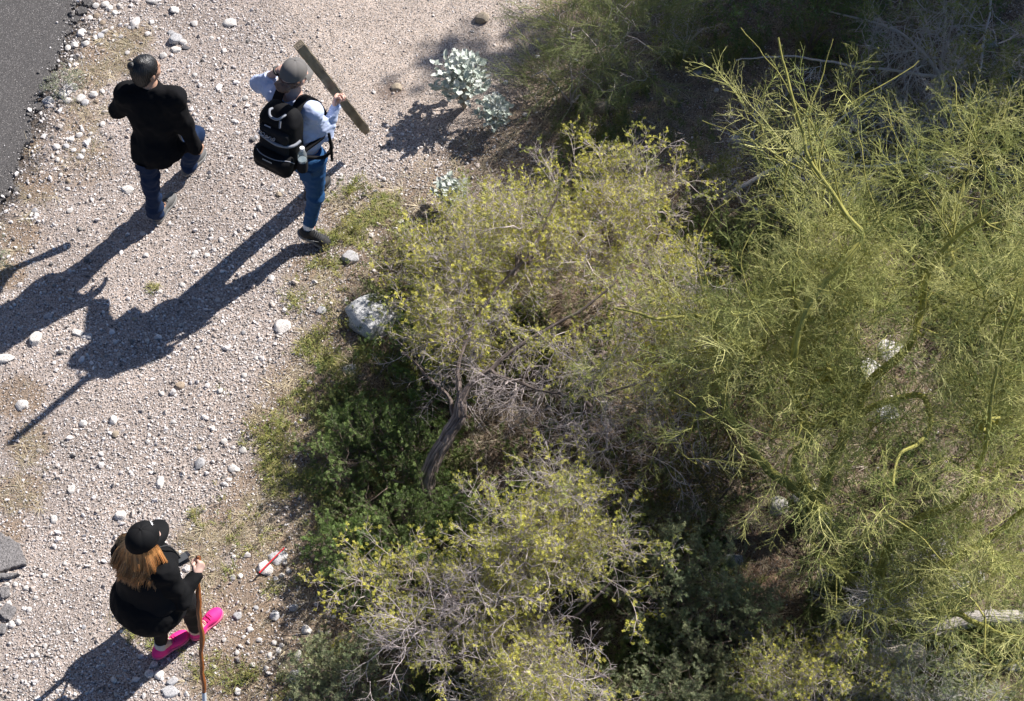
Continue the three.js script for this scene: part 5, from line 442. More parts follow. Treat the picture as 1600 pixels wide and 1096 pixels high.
function nets(f, lo, hi, cell) { // surface nets: one smooth closed skin
  const nx = Math.ceil((hi.x - lo.x) / cell) + 1, ny = Math.ceil((hi.y - lo.y) / cell) + 1, nz = Math.ceil((hi.z - lo.z) / cell) + 1, F = new Float32Array(nx * ny * nz), Q = 5, far = Q * cell * 1.35 + 0.01; // blocks far from the surface are filled at once
  for (let K = 0; K < nz; K += Q) for (let J = 0; J < ny; J += Q) for (let I = 0; I < nx; I += Q) {
    const d = f(lo.x + (I + 2) * cell, lo.y + (J + 2) * cell, lo.z + (K + 2) * cell), skip = Math.abs(d) > far, k1 = Math.min(nz, K + Q), j1 = Math.min(ny, J + Q), i1 = Math.min(nx, I + Q);
    for (let k = K; k < k1; k++) for (let j = J; j < j1; j++) for (let i = I; i < i1; i++) F[(k * ny + j) * nx + i] = skip ? d : f(lo.x + i * cell, lo.y + j * cell, lo.z + k * cell);
  }
  const id = new Int32Array(nx * ny * nz).fill(-1), pos = [], idx = [], at = (i, j, k) => (k * ny + j) * nx + i;
  const E = [[0, 1], [0, 2], [0, 4], [1, 3], [1, 5], [2, 3], [2, 6], [3, 7], [4, 5], [4, 6], [5, 7], [6, 7]];
  for (let k = 0; k < nz - 1; k++) for (let j = 0; j < ny - 1; j++) for (let i = 0; i < nx - 1; i++) {
    const b0 = at(i, j, k), s0 = F[b0] < 0, sz_ = nx * ny; if (F[b0 + 1] < 0 === s0 && F[b0 + nx] < 0 === s0 && F[b0 + nx + 1] < 0 === s0 && F[b0 + sz_] < 0 === s0 && F[b0 + sz_ + 1] < 0 === s0 && F[b0 + sz_ + nx] < 0 === s0 && F[b0 + sz_ + nx + 1] < 0 === s0) continue;
    const v = []; let m = 0; for (let c = 0; c < 8; c++) { v[c] = F[at(i + (c & 1), j + ((c >> 1) & 1), k + (c >> 2))]; if (v[c] < 0) m |= 1 << c; } if (m === 0 || m === 255) continue;
    let sx = 0, sy = 0, sz = 0, q = 0; for (const [a, b] of E) { if ((v[a] < 0) === (v[b] < 0)) continue; const t = v[a] / (v[a] - v[b]); sx += lerp(a & 1, b & 1, t); sy += lerp((a >> 1) & 1, (b >> 1) & 1, t); sz += lerp(a >> 2, b >> 2, t); q++; }
    id[at(i, j, k)] = pos.length / 3; pos.push(lo.x + (i + sx / q) * cell, lo.y + (j + sy / q) * cell, lo.z + (k + sz / q) * cell);
  }
  const quad = (a, b, c, d, flip) => { if (a < 0 || b < 0 || c < 0 || d < 0) return; if (flip) idx.push(a, c, b, a, d, c); else idx.push(a, b, c, a, c, d); };
  for (let k = 1; k < nz - 1; k++) for (let j = 1; j < ny - 1; j++) for (let i = 1; i < nx - 1; i++) {
    const s = F[at(i, j, k)] < 0;
    if (s !== F[at(i + 1, j, k)] < 0) quad(id[at(i, j - 1, k - 1)], id[at(i, j, k - 1)], id[at(i, j, k)], id[at(i, j - 1, k)], !s);
    if (s !== F[at(i, j + 1, k)] < 0) quad(id[at(i - 1, j, k - 1)], id[at(i - 1, j, k)], id[at(i, j, k)], id[at(i, j, k - 1)], !s);
    if (s !== F[at(i, j, k + 1)] < 0) quad(id[at(i - 1, j - 1, k)], id[at(i, j - 1, k)], id[at(i, j, k)], id[at(i - 1, j, k)], !s);
  }
  const g = new THREE.BufferGeometry(); g.setAttribute('position', new THREE.Float32BufferAttribute(pos, 3)); g.setIndex(idx); g.computeVertexNormals(); return g;
}
function boundsOf(pts, pad) { const b = new THREE.Box3().setFromPoints(pts).expandByScalar(pad); return [b.min, b.max]; }
function frame(f, u = UP) { const Z = f.clone().normalize(), X = V().crossVectors(u, Z).normalize(), Y = V().crossVectors(Z, X); return { X, Y, Z, at: (o, x, y, z) => o.clone().addScaledVector(X, x).addScaledVector(Y, y).addScaledVector(Z, z) }; } // X is the figure's left
function headField(c, F) { // skull, jaw, brow, nose, lips, eyes set in sockets, ears
  const p = (x, y, z) => F.at(c, x, y, z), e = (x, y, z, a, b, d) => ell(p(x, y, z), a, b, d, F.X, F.Y, F.Z);
  let f = blend([e(0, 0.025, -0.012, 0.074, 0.092, 0.094), e(0, -0.045, 0.028, 0.056, 0.066, 0.064), cap(p(0, -0.085, 0.068), p(0, -0.08, 0.06), 0.018), cap(p(-0.03, 0.03, 0.072), p(0.03, 0.03, 0.072), 0.013), e(0.04, -0.015, 0.06, 0.022, 0.022, 0.02), e(-0.04, -0.015, 0.06, 0.022, 0.022, 0.02)], 0.03);
  f = minus(f, blend([e(0.031, 0.010, 0.096, 0.014, 0.010, 0.014), e(-0.031, 0.010, 0.096, 0.014, 0.010, 0.014)], 0.004));
  return blend([f, cap(p(0, 0.018, 0.084), p(0, -0.022, 0.102), 0.008, 0.0125), cap(p(-0.011, -0.024, 0.094), p(0.011, -0.024, 0.094), 0.008), cap(p(-0.018, -0.05, 0.086), p(0.018, -0.05, 0.086), 0.0065), cap(p(-0.015, -0.06, 0.084), p(0.015, -0.06, 0.084), 0.007), e(0.031, 0.010, 0.078, 0.011, 0.011, 0.011), e(-0.031, 0.010, 0.078, 0.011, 0.011, 0.011), e(0.075, -0.005, -0.005, 0.010, 0.031, 0.019), e(-0.075, -0.005, -0.005, 0.010, 0.031, 0.019)], 0.007);
}
// a hand: palm, four fingers of different length with knuckle bends, a thumb from the side of the palm
function handField(wrist, d, n, curl, thumbSide, k = 0.92) { // d: towards the fingers, n: out of the palm, thumbSide: +1 thumb on the +s side
  const D = d.clone().normalize(), N = n.clone().addScaledVector(D, -n.dot(D)).normalize(), S_ = V().crossVectors(D, N), L = [], at = (s, l, t) => wrist.clone().addScaledVector(S_, s * thumbSide * k).addScaledVector(D, l * k).addScaledVector(N, t * k);
  const palm = blend([cap(at(0.022, 0.02, 0), at(0.030, 0.082, 0), 0.016 * k), cap(at(0.004, 0.02, 0), at(0.010, 0.086, 0), 0.016 * k), cap(at(-0.012, 0.02, 0), at(-0.010, 0.083, 0), 0.0155 * k), cap(at(-0.024, 0.025, 0), at(-0.028, 0.076, 0), 0.014 * k), cap(at(0, -0.03, 0), at(0, 0.03, 0), 0.023 * k)], 0.016); L.push(palm);
  const spec = [[0.031, 0.084, [0.043, 0.026, 0.021], 0.0092], [0.010, 0.088, [0.047, 0.030, 0.022], 0.0094], [-0.0105, 0.085, [0.043, 0.028, 0.021], 0.0090], [-0.0295, 0.078, [0.034, 0.021, 0.018], 0.0080]];
  const pts = [];
  for (const [s, l, seg, r] of spec) { let p = at(s, l, 0), a = 0; const ch = []; for (let j = 0; j < 3; j++) { a += curl[j]; const q = p.clone().addScaledVector(D, Math.cos(a) * seg[j] * k).addScaledVector(N, Math.sin(a) * seg[j] * k); ch.push(cap(p, q, r * k * (1 - 0.08 * j), r * k * (0.92 - 0.08 * j))); p = q; pts.push(q); } L.push(blend(ch, 0.003)); }
  const t0 = at(0.026, 0.022, 0.008), t1 = at(0.052, 0.05, 0.022), t2 = at(0.046 - 0.02 * curl[0], 0.075, 0.04), t3 = at(0.034 - 0.03 * curl[0], 0.092, 0.05); L.push(blend([cap(t0, t1, 0.014 * k, 0.0115 * k), cap(t1, t2, 0.0108 * k, 0.0098 * k), cap(t2, t3, 0.0098 * k, 0.008 * k)], 0.006));
  pts.push(t1, t3, at(0, -0.03, 0), at(0.04, 0.05, 0), at(-0.04, 0.05, 0)); return { f: blend(L, 0.0035), pts, grip: at(0, 0.085, 0.035), axis: S_ };
}
function bodyGeo(o) { // one skin: trunk and limbs, with finer head and hands
  const J = o.J, s = o.slim ?? 1, T = o.torso, all = Object.values(J);
  const f = blend([ell(J.hip, 0.145 * s, 0.12, 0.10 * s, T.X, T.Y, T.Z), ell(J.hip.clone().lerp(J.neck, 0.4), 0.125 * s, 0.16, 0.085 * s, T.X, T.Y, T.Z), ell(J.hip.clone().lerp(J.neck, 0.72), 0.145 * s, 0.14, 0.09 * s, T.X, T.Y, T.Z), cap(J.shL, J.shR, 0.048), cap(J.neck, J.head, 0.05, 0.048), cap(J.neck.clone().addScaledVector(UP, -0.05), J.neck, 0.06, 0.05),
    cap(J.shL, J.elL, 0.045, 0.036), cap(J.elL, J.wrL, 0.037, 0.025), cap(J.shR, J.elR, 0.045, 0.036), cap(J.elR, J.wrR, 0.037, 0.025),
    cap(J.hipL, J.knL, 0.075 * s, 0.05), cap(J.knL, J.anL, 0.048, 0.034), cap(J.hipR, J.knR, 0.075 * s, 0.05), cap(J.knR, J.anR, 0.048, 0.034), cap(J.anL, J.heelL.clone().lerp(J.toeL, 0.55).setY(J.anL.y * 0.4 + 0.02), 0.032, 0.025), cap(J.anR, J.heelR.clone().lerp(J.toeR, 0.55).setY(J.toeR.y + 0.035), 0.032, 0.025)], 0.045);
  const gs = [nets(f, ...boundsOf(all, 0.2), 0.013)], hp = headField(J.head, o.head), hc = J.head;
  gs.push(nets(hp, hc.clone().addScalar(-0.15), hc.clone().addScalar(0.15), 0.0045));
  for (const h of o.hands) gs.push(nets(h.f, ...boundsOf(h.pts, 0.03), 0.0035));
  // colours of the skin itself: lips, eyes and brows
  gs.forEach((g, q) => { const p = g.attributes.position, c = new Float32Array(p.count * 3), v = V(); for (let i = 0; i < p.count; i++) { let r = o.skin; if (q === 1) { v.fromBufferAttribute(p, i).sub(hc); const x = Math.abs(v.dot(o.head.X)), y = v.dot(o.head.Y), z = v.dot(o.head.Z); if (z > 0.06 && x < 0.022 && y > -0.068 && y < -0.044) r = [0.45, 0.16, 0.13]; else if (z > 0.05 && Math.hypot(x - 0.031, (y - 0.01)) < 0.0055) r = [0.05, 0.03, 0.02]; else if (z > 0.05 && Math.hypot((x - 0.031) * 0.7, (y - 0.01) * 1.4) < 0.010) r = [0.7, 0.68, 0.65]; else if (z > 0.05 && x > 0.014 && x < 0.05 && Math.abs(y - 0.034) < 0.004) r = o.brow; } c[i * 3] = r[0]; c[i * 3 + 1] = r[1]; c[i * 3 + 2] = r[2]; } g.setAttribute('color', new THREE.BufferAttribute(c, 3)); });
  return mergeGeometries(gs);
}
const skinMat = new THREE.MeshPhysicalMaterial({ vertexColors: true, roughness: 0.55 });
function shoe(owner, heel, toe, ankle, m, soleM, o = {}) {
  const d = V().subVectors(toe, heel).normalize(), L = o.len || 0.265, F = frame(d), p = (x, y, z) => F.at(heel, x, y, z), k = L / 0.265;
  let f = blend([ell(p(0, 0.035, 0.05 * k), 0.036, 0.05, 0.055 * k, F.X, F.Y, F.Z), cap(p(0, 0.04, 0.06 * k), p(0, 0.034, 0.17 * k), 0.036, 0.033), ell(p(0, 0.028, 0.2 * k), 0.045, 0.034, 0.068 * k, F.X, F.Y, F.Z), cap(p(0, 0.05, 0.06 * k), p(0, 0.06, 0.065 * k).lerp(ankle, 0.35), 0.036, 0.037)], 0.03);
  f = cut(f, p(0, 0.012, 0), F.Y.clone().negate()); const bb = boundsOf([p(0, 0, -0.02), p(0, 0.14, L + 0.02), p(0.06, 0, 0), p(-0.06, 0, L)], 0.05);
  const s = part('shoe', nets(f, ...bb, 0.006), m, owner);
  let g = blend([ell(p(0, 0.0, 0.05 * k), 0.043, 0.09, 0.06 * k, F.X, F.Y, F.Z), ell(p(0, 0.0, 0.2 * k), 0.051, 0.09, 0.073 * k, F.X, F.Y, F.Z), ell(p(0, 0, 0.13 * k), 0.040, 0.09, 0.08 * k, F.X, F.Y, F.Z)], 0.03); g = cut(cut(g, p(0, 0.02, 0), F.Y), p(0, -0.004, 0), F.Y.clone().negate());
  part('sole', nets(g, ...boundsOf([p(0, 0, -0.02), p(0, 0.02, L + 0.02)], 0.07), 0.006), soleM, s, owner);
  const lm = o.laceM || soleM, lb = new GB(); for (let q = 0; q < 5; q++) { const z = (0.105 + q * 0.017) * k, y = 0.091 - q * 0.0048, w = 0.024; lb.tube([p(-w, y - 0.012, z), p(-w * 0.4, y - 0.001, z + 0.004), p(w * 0.4, y - 0.001, z + 0.002), p(w, y - 0.012, z + 0.006)], 0.003, 5); } part('laces', lb.geo(), lm, s, owner).userData.kind = 'stuff';
  if (o.mark) for (const sd of [-1, 1]) { const q = [[0.06, 0.03], [0.085, 0.022], [0.125, 0.033], [0.165, 0.052]], mb = new GB(); mb.tube(curve(q.map(([z, y]) => p(sd * (0.0425 + 0.002 * (y < 0.04 ? 1 : 0)), y + 0.006, z * k)), 10), [0.002, 0.004, 0.0055, 0.006, 0.0058, 0.005, 0.0045, 0.004, 0.003, 0.0022, 0.001], 5); part('side_mark', mb.geo(), o.mark, s, owner); }
  if (o.sock) part('sock', nets(cut(cap(ankle.clone().lerp(p(0, 0.05, 0.06), 0.5), ankle.clone().addScaledVector(UP, 0.05), 0.042, 0.040), ankle.clone().addScaledVector(UP, 0.05), UP), ...boundsOf([ankle], 0.12), 0.006), o.sock, owner);
  return s;
}
function capHat(owner, c, F, m, o = {}) { // baseball cap: six panels, curved brim, button
  const p = (x, y, z) => F.at(c, x, y, z), g = new GB(), NP = 60, NT = 14, kk = o.size || 1, rx = 0.086 * kk, rz = 0.106 * kk, hh = 0.098 * kk, dome = (ph, th, off = 0) => { const w = ((ph / (Math.PI / 3)) % 1 + 1) % 1, ds = Math.min(w, 1 - w) * Math.PI / 3, pf = 1 + 0.018 * Math.sin(w * Math.PI) - 0.012 * Math.exp(-((ds / 0.035) ** 2)) * Math.sin(th), r = Math.sin(th) ** 0.85; return p((rx + off) * pf * r * Math.sin(ph), 0.028 + (hh + off) * Math.cos(th) ** 0.9 * (1 + 0.02 * Math.sin(w * Math.PI)), -0.012 + (rz + off) * pf * r * Math.cos(ph)); };
  const grid = []; for (let t = 0; t <= NT; t++) for (let a = 0; a <= NP; a++) grid.push(g.v(dome(a / NP * 6.28319, clamp(t / NT, 0.002, 0.9999) * Math.PI / 2), UP));
  for (let a = 0; a <= NP; a++) { const q = dome(a / NP * 6.28319, 0.9999 * Math.PI / 2); q.addScaledVector(F.Y, -0.024); grid.push(g.v(q, UP)); }
  for (let t = 0; t <= NT; t++) for (let a = 0; a < NP; a++) { const i = t * (NP + 1) + a; g.i.push(i, i + NP + 1, i + 1, i + 1, i + NP + 1, i + NP + 2); }
  const geo = g.geo(); geo.computeVertexNormals(); const hat = part('cap', geo, m, owner);
  const b = new GB(), NA = 24, NR = 6, top = [], bot = []; const brim = (u, v) => { const a = (u - 0.5) * 2.35, e = dome(a, 0.9999 * Math.PI / 2).addScaledVector(F.Y, -0.018), reach = 0.074 * Math.pow(Math.cos((u - 0.5) * 2.9), 0.55); return e.addScaledVector(F.Z, v * (reach || 0)).addScaledVector(F.X, v * 0.012 * Math.sin(a)).addScaledVector(F.Y, -v * 0.014 - 0.030 * v * Math.pow(Math.abs(u - 0.5) * 2, 2)); };
  for (let r = 0; r <= NR; r++) for (let a = 0; a <= NA; a++) { top.push(b.v(brim(a / NA, r / NR), UP)); } for (let r = 0; r <= NR; r++) for (let a = 0; a <= NA; a++) bot.push(b.v(brim(a / NA, r / NR).addScaledVector(F.Y, -0.004), UP));
  const W_ = NA + 1; for (let r = 0; r < NR; r++) for (let a = 0; a < NA; a++) { const i = r * W_ + a; b.i.push(top[i], top[i + W_], top[i + 1], top[i + 1], top[i + W_], top[i + W_ + 1]); b.i.push(bot[i], bot[i + 1], bot[i + W_], bot[i + 1], bot[i + W_ + 1], bot[i + W_]); } for (let a = 0; a < NA; a++) { const i = NR * W_ + a; b.i.push(top[i], bot[i], top[i + 1], top[i + 1], bot[i], bot[i + 1]); }
  const bg = b.geo(); bg.computeVertexNormals(); part('brim', bg, m, hat, owner);
  const bt = new THREE.SphereGeometry(0.008, 10, 6); bt.scale(1, 0.5, 1); const q = dome(0, 0.002); bt.translate(q.x, q.y + 0.002, q.z); part('button', bt, m, hat, owner);
  if (o.emblem) { const e = new GB(), at = (x, y) => dome(x / 0.075, 0.86 - y / 0.085, 0.0018), pl = o.emblem; for (const tri of pl) { const A = tri.map(([x, y]) => at(x, y)), n = V().subVectors(A[1], A[0]).cross(V().subVectors(A[2], A[0])).normalize(); const out = n.dot(F.Z) > 0; const k = e.v(A[0], out ? n : n.negate()); e.v(A[1], n); e.v(A[2], n); if (out) e.i.push(k, k + 1, k + 2); else e.i.push(k, k + 2, k + 1); } part('emblem', e.geo(), mat(0.8, 0.8, 0.8, 0.6), hat, owner); }
  return hat;
}
function shift(J, base) { const o = {}; for (const k in J) o[k] = P3(J[k]); const dy = base; for (const k in o) o[k].y += dy; return o; }
const FAB = (r, g, b, rough = 0.95) => new THREE.MeshPhysicalMaterial({ color: new THREE.Color().setRGB(r, g, b), roughness: rough, sheen: r + g + b < 0.1 ? 0 : 0.2, sheenRoughness: 0.6, sheenColor: new THREE.Color().setRGB(r, g, b), specularIntensity: 0.35 });
function jeansField(J, T, k, o) { return blend([ell(J.hip.clone().addScaledVector(T.Z, -0.005), 0.152 * k, 0.13, 0.115 * k, T.X, T.Y, T.Z), cap(J.hipL, J.knL, 0.098 * k, 0.066 * k), cap(J.knL, J.anL, 0.064 * k, o.cuff), cap(J.hipR, J.knR, 0.098 * k, 0.066 * k), cap(J.knR, J.anR, 0.064 * k, o.cuff)], 0.035); }

// --- first walker: black sweater, dark blue jeans
{
  const J = shift({ hip: [-2.467, 0.93, -1.114], neck: [-2.434, 1.49, -1.17], head: [-2.433, 1.635, -1.175], shL: [-2.600, 1.43, -1.15], shR: [-2.275, 1.43, -1.114], elL: [-2.69, 1.17, -1.214], wrL: [-2.62, 1.12, -1.44], elR: [-2.243, 1.16, -1.111], wrR: [-2.194, 0.9, -1.098], hipL: [-2.535, 0.88, -1.108], hipR: [-2.408, 0.88, -1.13], knL: [-2.578, 0.48, -1.121], anL: [-2.6, 0.10, -1.127], knR: [-2.275, 0.57, -1.46], anR: [-2.39, 0.13, -1.54], heelL: [-2.61, 0.008, -1.10], toeL: [-2.51, 0.008, -1.33], heelR: [-2.435, 0.03, -1.515], toeR: [-2.31, 0.008, -1.76] }, H(-2.58, -1.2) + 0.004);
  const T = frame(V(0.25, 0, -0.97)), HF = frame(V(0.72, -0.12, -0.69)), base = V(-2.58, H(-2.58, -1.2), -1.2), me = thing('person', 'person in black sweater and dark blue jeans striding on the gravel near the road', 'person', base);
  const hR = handField(J.wrR, V(0.28, -0.85, -0.45), V(-0.8, -0.1, -0.3), [0.35, 0.4, 0.3], 1), hL = handField(J.wrL, V(0.35, 0, -0.94), V(0.2, -0.9, 0), [1.2, 1.3, 0.8], -1);
  part('body', bodyGeo({ J, torso: T, head: HF, hands: [hR, hL], skin: [0.47, 0.27, 0.18], brow: [0.02, 0.015, 0.01], slim: 0.95 }), skinMat, me);
  let sw = blend([ell(J.hip.clone().addScaledVector(UP, -0.10), 0.195, 0.30, 0.168, T.X, T.Y, T.Z), ell(J.hip.clone().lerp(J.neck, 0.45), 0.175, 0.24, 0.135, T.X, T.Y, T.Z), ell(J.hip.clone().lerp(J.neck, 0.75), 0.185, 0.14, 0.125, T.X, T.Y, T.Z), cap(J.shL, J.shR, 0.072), cap(J.shL, J.elL, 0.068, 0.060), cap(J.elL, J.wrL, 0.060, 0.045), cap(J.shR, J.elR, 0.070, 0.058), cap(J.elR, J.wrR, 0.062, 0.044)], 0.05);
  sw = cut(sw, V(J.hip.x, J.hip.y - 0.135, J.hip.z), V(0.05, -1, 0.12).normalize()); sw = blend([sw, cap(J.neck.clone().addScaledVector(UP, -0.06), J.neck.clone().addScaledVector(UP, 0.03), 0.075, 0.062)], 0.03); sw = minus(cut(sw, J.neck.clone().addScaledVector(UP, 0.022), V(0, 1, 0)), cap(J.neck.clone().addScaledVector(UP, 0.02), J.head, 0.055)); sw = cut(sw, J.wrR.clone().add(V(0.01, -0.012, 0)), V(0.15, -0.98, 0));
  part('sweater', nets(folds(folds(sw, 0.012, 9, 7, 1), 0.005, 22, 16, 6), ...boundsOf([J.neck, J.elL, J.wrL, J.wrR, J.hip], 0.26), 0.009), FAB(0.006, 0.006, 0.007), me);
  const jm = FAB(0.009, 0.022, 0.058, 0.9); let jf = folds(jeansField(J, T, 0.95, { cuff: 0.062 }), 0.012, 8, 18, 4); jf = cut(cut(jf, V(0, J.anL.y - 0.055, 0), V(0, -1, 0)), V(0, J.hip.y + 0.035, 0), UP);
  const je = part('jeans', nets(jf, ...boundsOf([J.hip, J.knR, J.anL, J.anR], 0.2), 0.009), jm, me);
  const pk = new GB(); pk.quad(T.at(J.hip, 0.11, -0.14, -0.163), T.at(J.hip, 0.03, -0.145, -0.168), T.at(J.hip, 0.03, -0.06, -0.176), T.at(J.hip, 0.11, -0.06, -0.168)); part('back_pocket', pk.geo(), jm, je, me);
  const sm = mat(0.10, 0.098, 0.095, 0.7), so = mat(0.20, 0.195, 0.185, 0.8); shoe(me, J.heelL, J.toeL, J.anL, sm, so, { len: 0.275, laceM: mat(0.03, 0.03, 0.03) }); shoe(me, J.heelR, J.toeR, J.anR, sm, so, { len: 0.275, laceM: mat(0.03, 0.03, 0.03) });
  const c = J.head, e = (x, y, z, a, b, d) => ell(HF.at(c, x, y, z), a, b, d, HF.X, HF.Y, HF.Z);
  let hair = blend([e(0, 0.033, -0.018, 0.083, 0.098, 0.100), e(0, -0.025, -0.05, 0.074, 0.075, 0.055)], 0.02); hair = cut(hair, HF.at(c, 0, 0.02, 0.066), V().copy(HF.Z).multiplyScalar(0.9).addScaledVector(HF.Y, -0.42).normalize()); hair = minus(hair, e(0, -0.06, 0.06, 0.09, 0.08, 0.085)); hair = blend([hair, e(0, 0.112, -0.045, 0.036, 0.022, 0.034), e(0.025, 0.085, -0.1, 0.026, 0.032, 0.026)], 0.012);
  const swirl = (x, y, z) => { const d = hair(x, y, z); if (Math.abs(d) > 0.02) return d; const vx = x - c.x, vy = y - c.y, vz = z - c.z, a = Math.atan2(vx * HF.X.x + vz * HF.X.z, vx * HF.Z.x + vz * HF.Z.z); return d + 0.002 * Math.sin(a * 46 + 3 * noise3(x * 40, y * 40, z * 40)) + 0.001 * noise3(x * 90, y * 30, z * 90); };
  const hm = new THREE.MeshPhysicalMaterial({ color: new THREE.Color().setRGB(0.010, 0.009, 0.009), roughness: 0.5, sheen: 0.3, sheenRoughness: 0.4, sheenColor: new THREE.Color().setRGB(0.1, 0.1, 0.1) });
  const hg = part('hair', nets(swirl, c.clone().addScalar(-0.18), c.clone().addScalar(0.18), 0.0042), hm, me); const tie = new THREE.TorusGeometry(0.03, 0.005, 6, 20); tie.rotateX(Math.PI / 2); tie.applyMatrix4(new THREE.Matrix4().makeBasis(HF.X, HF.Y, HF.Z)); const tp = HF.at(c, 0, 0.092, -0.055); tie.translate(tp.x, tp.y, tp.z); part('hair_tie', tie, mat(0.02, 0.02, 0.02), hg, me);
  const st = new GB(), a0 = hL.grip.clone(), dir = V(0.02, -0.9, 0.22).normalize(); st.tube([a0.clone().addScaledVector(dir, -0.08), a0.clone().addScaledVector(dir, 0.2), a0.clone().addScaledVector(dir, 0.4)], [0.022, 0.028, 0.034], 8); solid('short_stick', st.geo(), mat(0.2, 0.15, 0.1), 'short stick held in front of the person in the black sweater', 'stick');
}
// --- second walker: pale blue top, backpack, cap, long post
const J2 = shift({ hip: [-1.415, 0.92, -1.035], neck: [-1.477, 1.43, -1.148], head: [-1.453, 1.575, -1.181], shL: [-1.600, 1.365, -1.185], shR: [-1.345, 1.365, -1.045], elL: [-1.735, 1.29, -1.345], wrL: [-1.575, 1.51, -1.275], elR: [-1.283, 1.11, -1.062], wrR: [-1.200, 1.285, -1.15], hipL: [-1.47, 0.87, -1.06], hipR: [-1.375, 0.87, -1.01], knL: [-1.47, 0.50, -1.215], anL: [-1.462, 0.10, -1.30], knR: [-1.395, 0.49, -0.985], anR: [-1.467, 0.155, -0.962], heelL: [-1.515, 0.008, -1.30], toeL: [-1.38, 0.008, -1.47], heelR: [-1.548, 0.105, -0.945], toeR: [-1.36, 0.012, -0.905] }, H(-1.45, -1.1) + 0.004);
const T2 = frame(V(0.5, 0, -0.86)), HF2 = frame(V(0.62, -0.06, -0.78));
const postA = V(-1.08432, 0.19, -1.80479), postB = V(-1.35054, 2.2, -0.91125), postDir = V().subVectors(postB, postA).normalize();
{
  const J = J2, T = T2, base = V(-1.45, H(-1.45, -1.1), -1.1), me = thing('person', 'person in pale blue top and grey cap walking with a long post and backpack', 'person', base);
  const hN = V(-0.9, 0.1, -0.2), hR = handField(J.wrR, V(0.1, 0.55, -0.35), V().crossVectors(postDir, V(0.1, 0.55, -0.35)).negate(), [1.15, 1.25, 0.85], 1, 0.9), hL = handField(J.wrL, V(0.75, 0.35, -0.25), V(0.1, -0.75, 0.2), [0.25, 0.25, 0.2], -1, 0.9);
  part('body', bodyGeo({ J, torso: T, head: HF2, hands: [hR, hL], skin: [0.62, 0.38, 0.30], brow: [0.12, 0.07, 0.04], slim: 0.84 }), skinMat, me);
  let sh = blend([ell(J.hip.clone().lerp(J.neck, 0.3), 0.145, 0.17, 0.115, T.X, T.Y, T.Z), ell(J.hip.clone().lerp(J.neck, 0.68), 0.15, 0.16, 0.115, T.X, T.Y, T.Z), cap(J.shL, J.shR, 0.062), cap(J.shL, J.elL, 0.062, 0.05), cap(J.elL, J.wrL, 0.05, 0.036), cap(J.shR, J.elR, 0.064, 0.052), cap(J.elR, J.wrR, 0.052, 0.036)], 0.045);
  sh = minus(cut(sh, J.neck.clone().addScaledVector(UP, 0.01), UP), cap(J.neck, J.head, 0.056)); sh = cut(sh, V(0, J.hip.y + 0.02, 0), V(0, -1, 0));
  part('shirt', nets(folds(folds(sh, 0.008, 13, 20, 7), 0.004, 30, 44, 3), ...boundsOf([J.neck, J.elL, J.wrL, J.wrR, J.elR, J.hip], 0.2), 0.007), FAB(0.52, 0.59, 0.78), me);
  const wc = new THREE.MeshStandardMaterial({ color: 0x1a1a1c, roughness: 0.5 }), wb = new THREE.TorusGeometry(0.031, 0.008, 8, 20); wb.applyQuaternion(new THREE.Quaternion().setFromUnitVectors(V(0, 0, 1), V().subVectors(J.wrL, J.elL).normalize())); wb.translate(J.wrL.x, J.wrL.y, J.wrL.z); part('wrist_watch', wb, wc, me);
  const jm = FAB(0.02, 0.072, 0.175, 0.85); let jf = blend([ell(J.hip.clone().addScaledVector(T.Z, -0.03), 0.155, 0.125, 0.13, T.X, T.Y, T.Z), cap(J.hipL, J.knL, 0.088, 0.058), cap(J.knL, J.anL, 0.057, 0.042), cap(J.hipR, J.knR, 0.09, 0.06), cap(J.knR, J.anR, 0.060, 0.043)], 0.035); jf = folds(folds(jf, 0.006, 11, 24, 11), 0.003, 26, 48, 2); jf = minus(cut(cut(jf, V(0, J.hip.y + 0.075, 0), UP), J.anL.clone().add(V(0, -0.02, 0)), V(0, -1, 0)), ell(J.anR.clone().add(V(-0.01, -0.08, 0)), 0.09, 0.08, 0.09));
  const je = part('jeans', nets(jf, ...boundsOf([J.hip, J.knR, J.knL, J.anL, J.anR], 0.18), 0.008), jm, me);
  const pk = new GB(); for (const s of [-1]) pk.quad(T.at(J.hip, s * 0.03, -0.11, -0.157), T.at(J.hip, s * 0.11, -0.10, -0.142), T.at(J.hip, s * 0.115, -0.0, -0.135), T.at(J.hip, s * 0.03, -0.0, -0.157)); part('back_pocket', pk.geo(), jm, je, me);
  const sm = mat(0.014, 0.014, 0.015, 0.75), so = mat(0.05, 0.05, 0.052, 0.7), mk = mat(0.22, 0.22, 0.22, 0.5), wh = mat(0.75, 0.75, 0.75, 0.8); shoe(me, J.heelL, J.toeL, J.anL, sm, so, { len: 0.25, mark: mk, sock: wh }); shoe(me, J.heelR, J.toeR, J.anR, sm, mat(0.16, 0.16, 0.165, 0.7), { len: 0.25, mark: mk, sock: wh, laceM: so });
  capHat(me, J.head.clone().addScaledVector(UP, 0.012), frame(V(0.62, -0.32, -0.78)), FAB(0.15, 0.142, 0.135), { size: 0.95 });
  const c = J.head, e = (x, y, z, a, b, d) => ell(HF2.at(c, x, y, z), a, b, d, HF2.X, HF2.Y, HF2.Z); let hair = cut(e(0, 0.02, -0.02, 0.081, 0.09, 0.098), HF2.at(c, 0, 0.03, 0), HF2.Y); hair = minus(hair, e(0, -0.05, 0.06, 0.1, 0.09, 0.09)); hair = cut(minus(hair, e(0, -0.1, 0.02, 0.1, 0.055, 0.1)), HF2.at(c, 0, -0.042, 0), HF2.Y.clone().negate()); hair = blend([hair, e(0.012, -0.02, -0.118, 0.05, 0.04, 0.036), e(-0.028, -0.012, -0.115, 0.03, 0.03, 0.026)], 0.015);
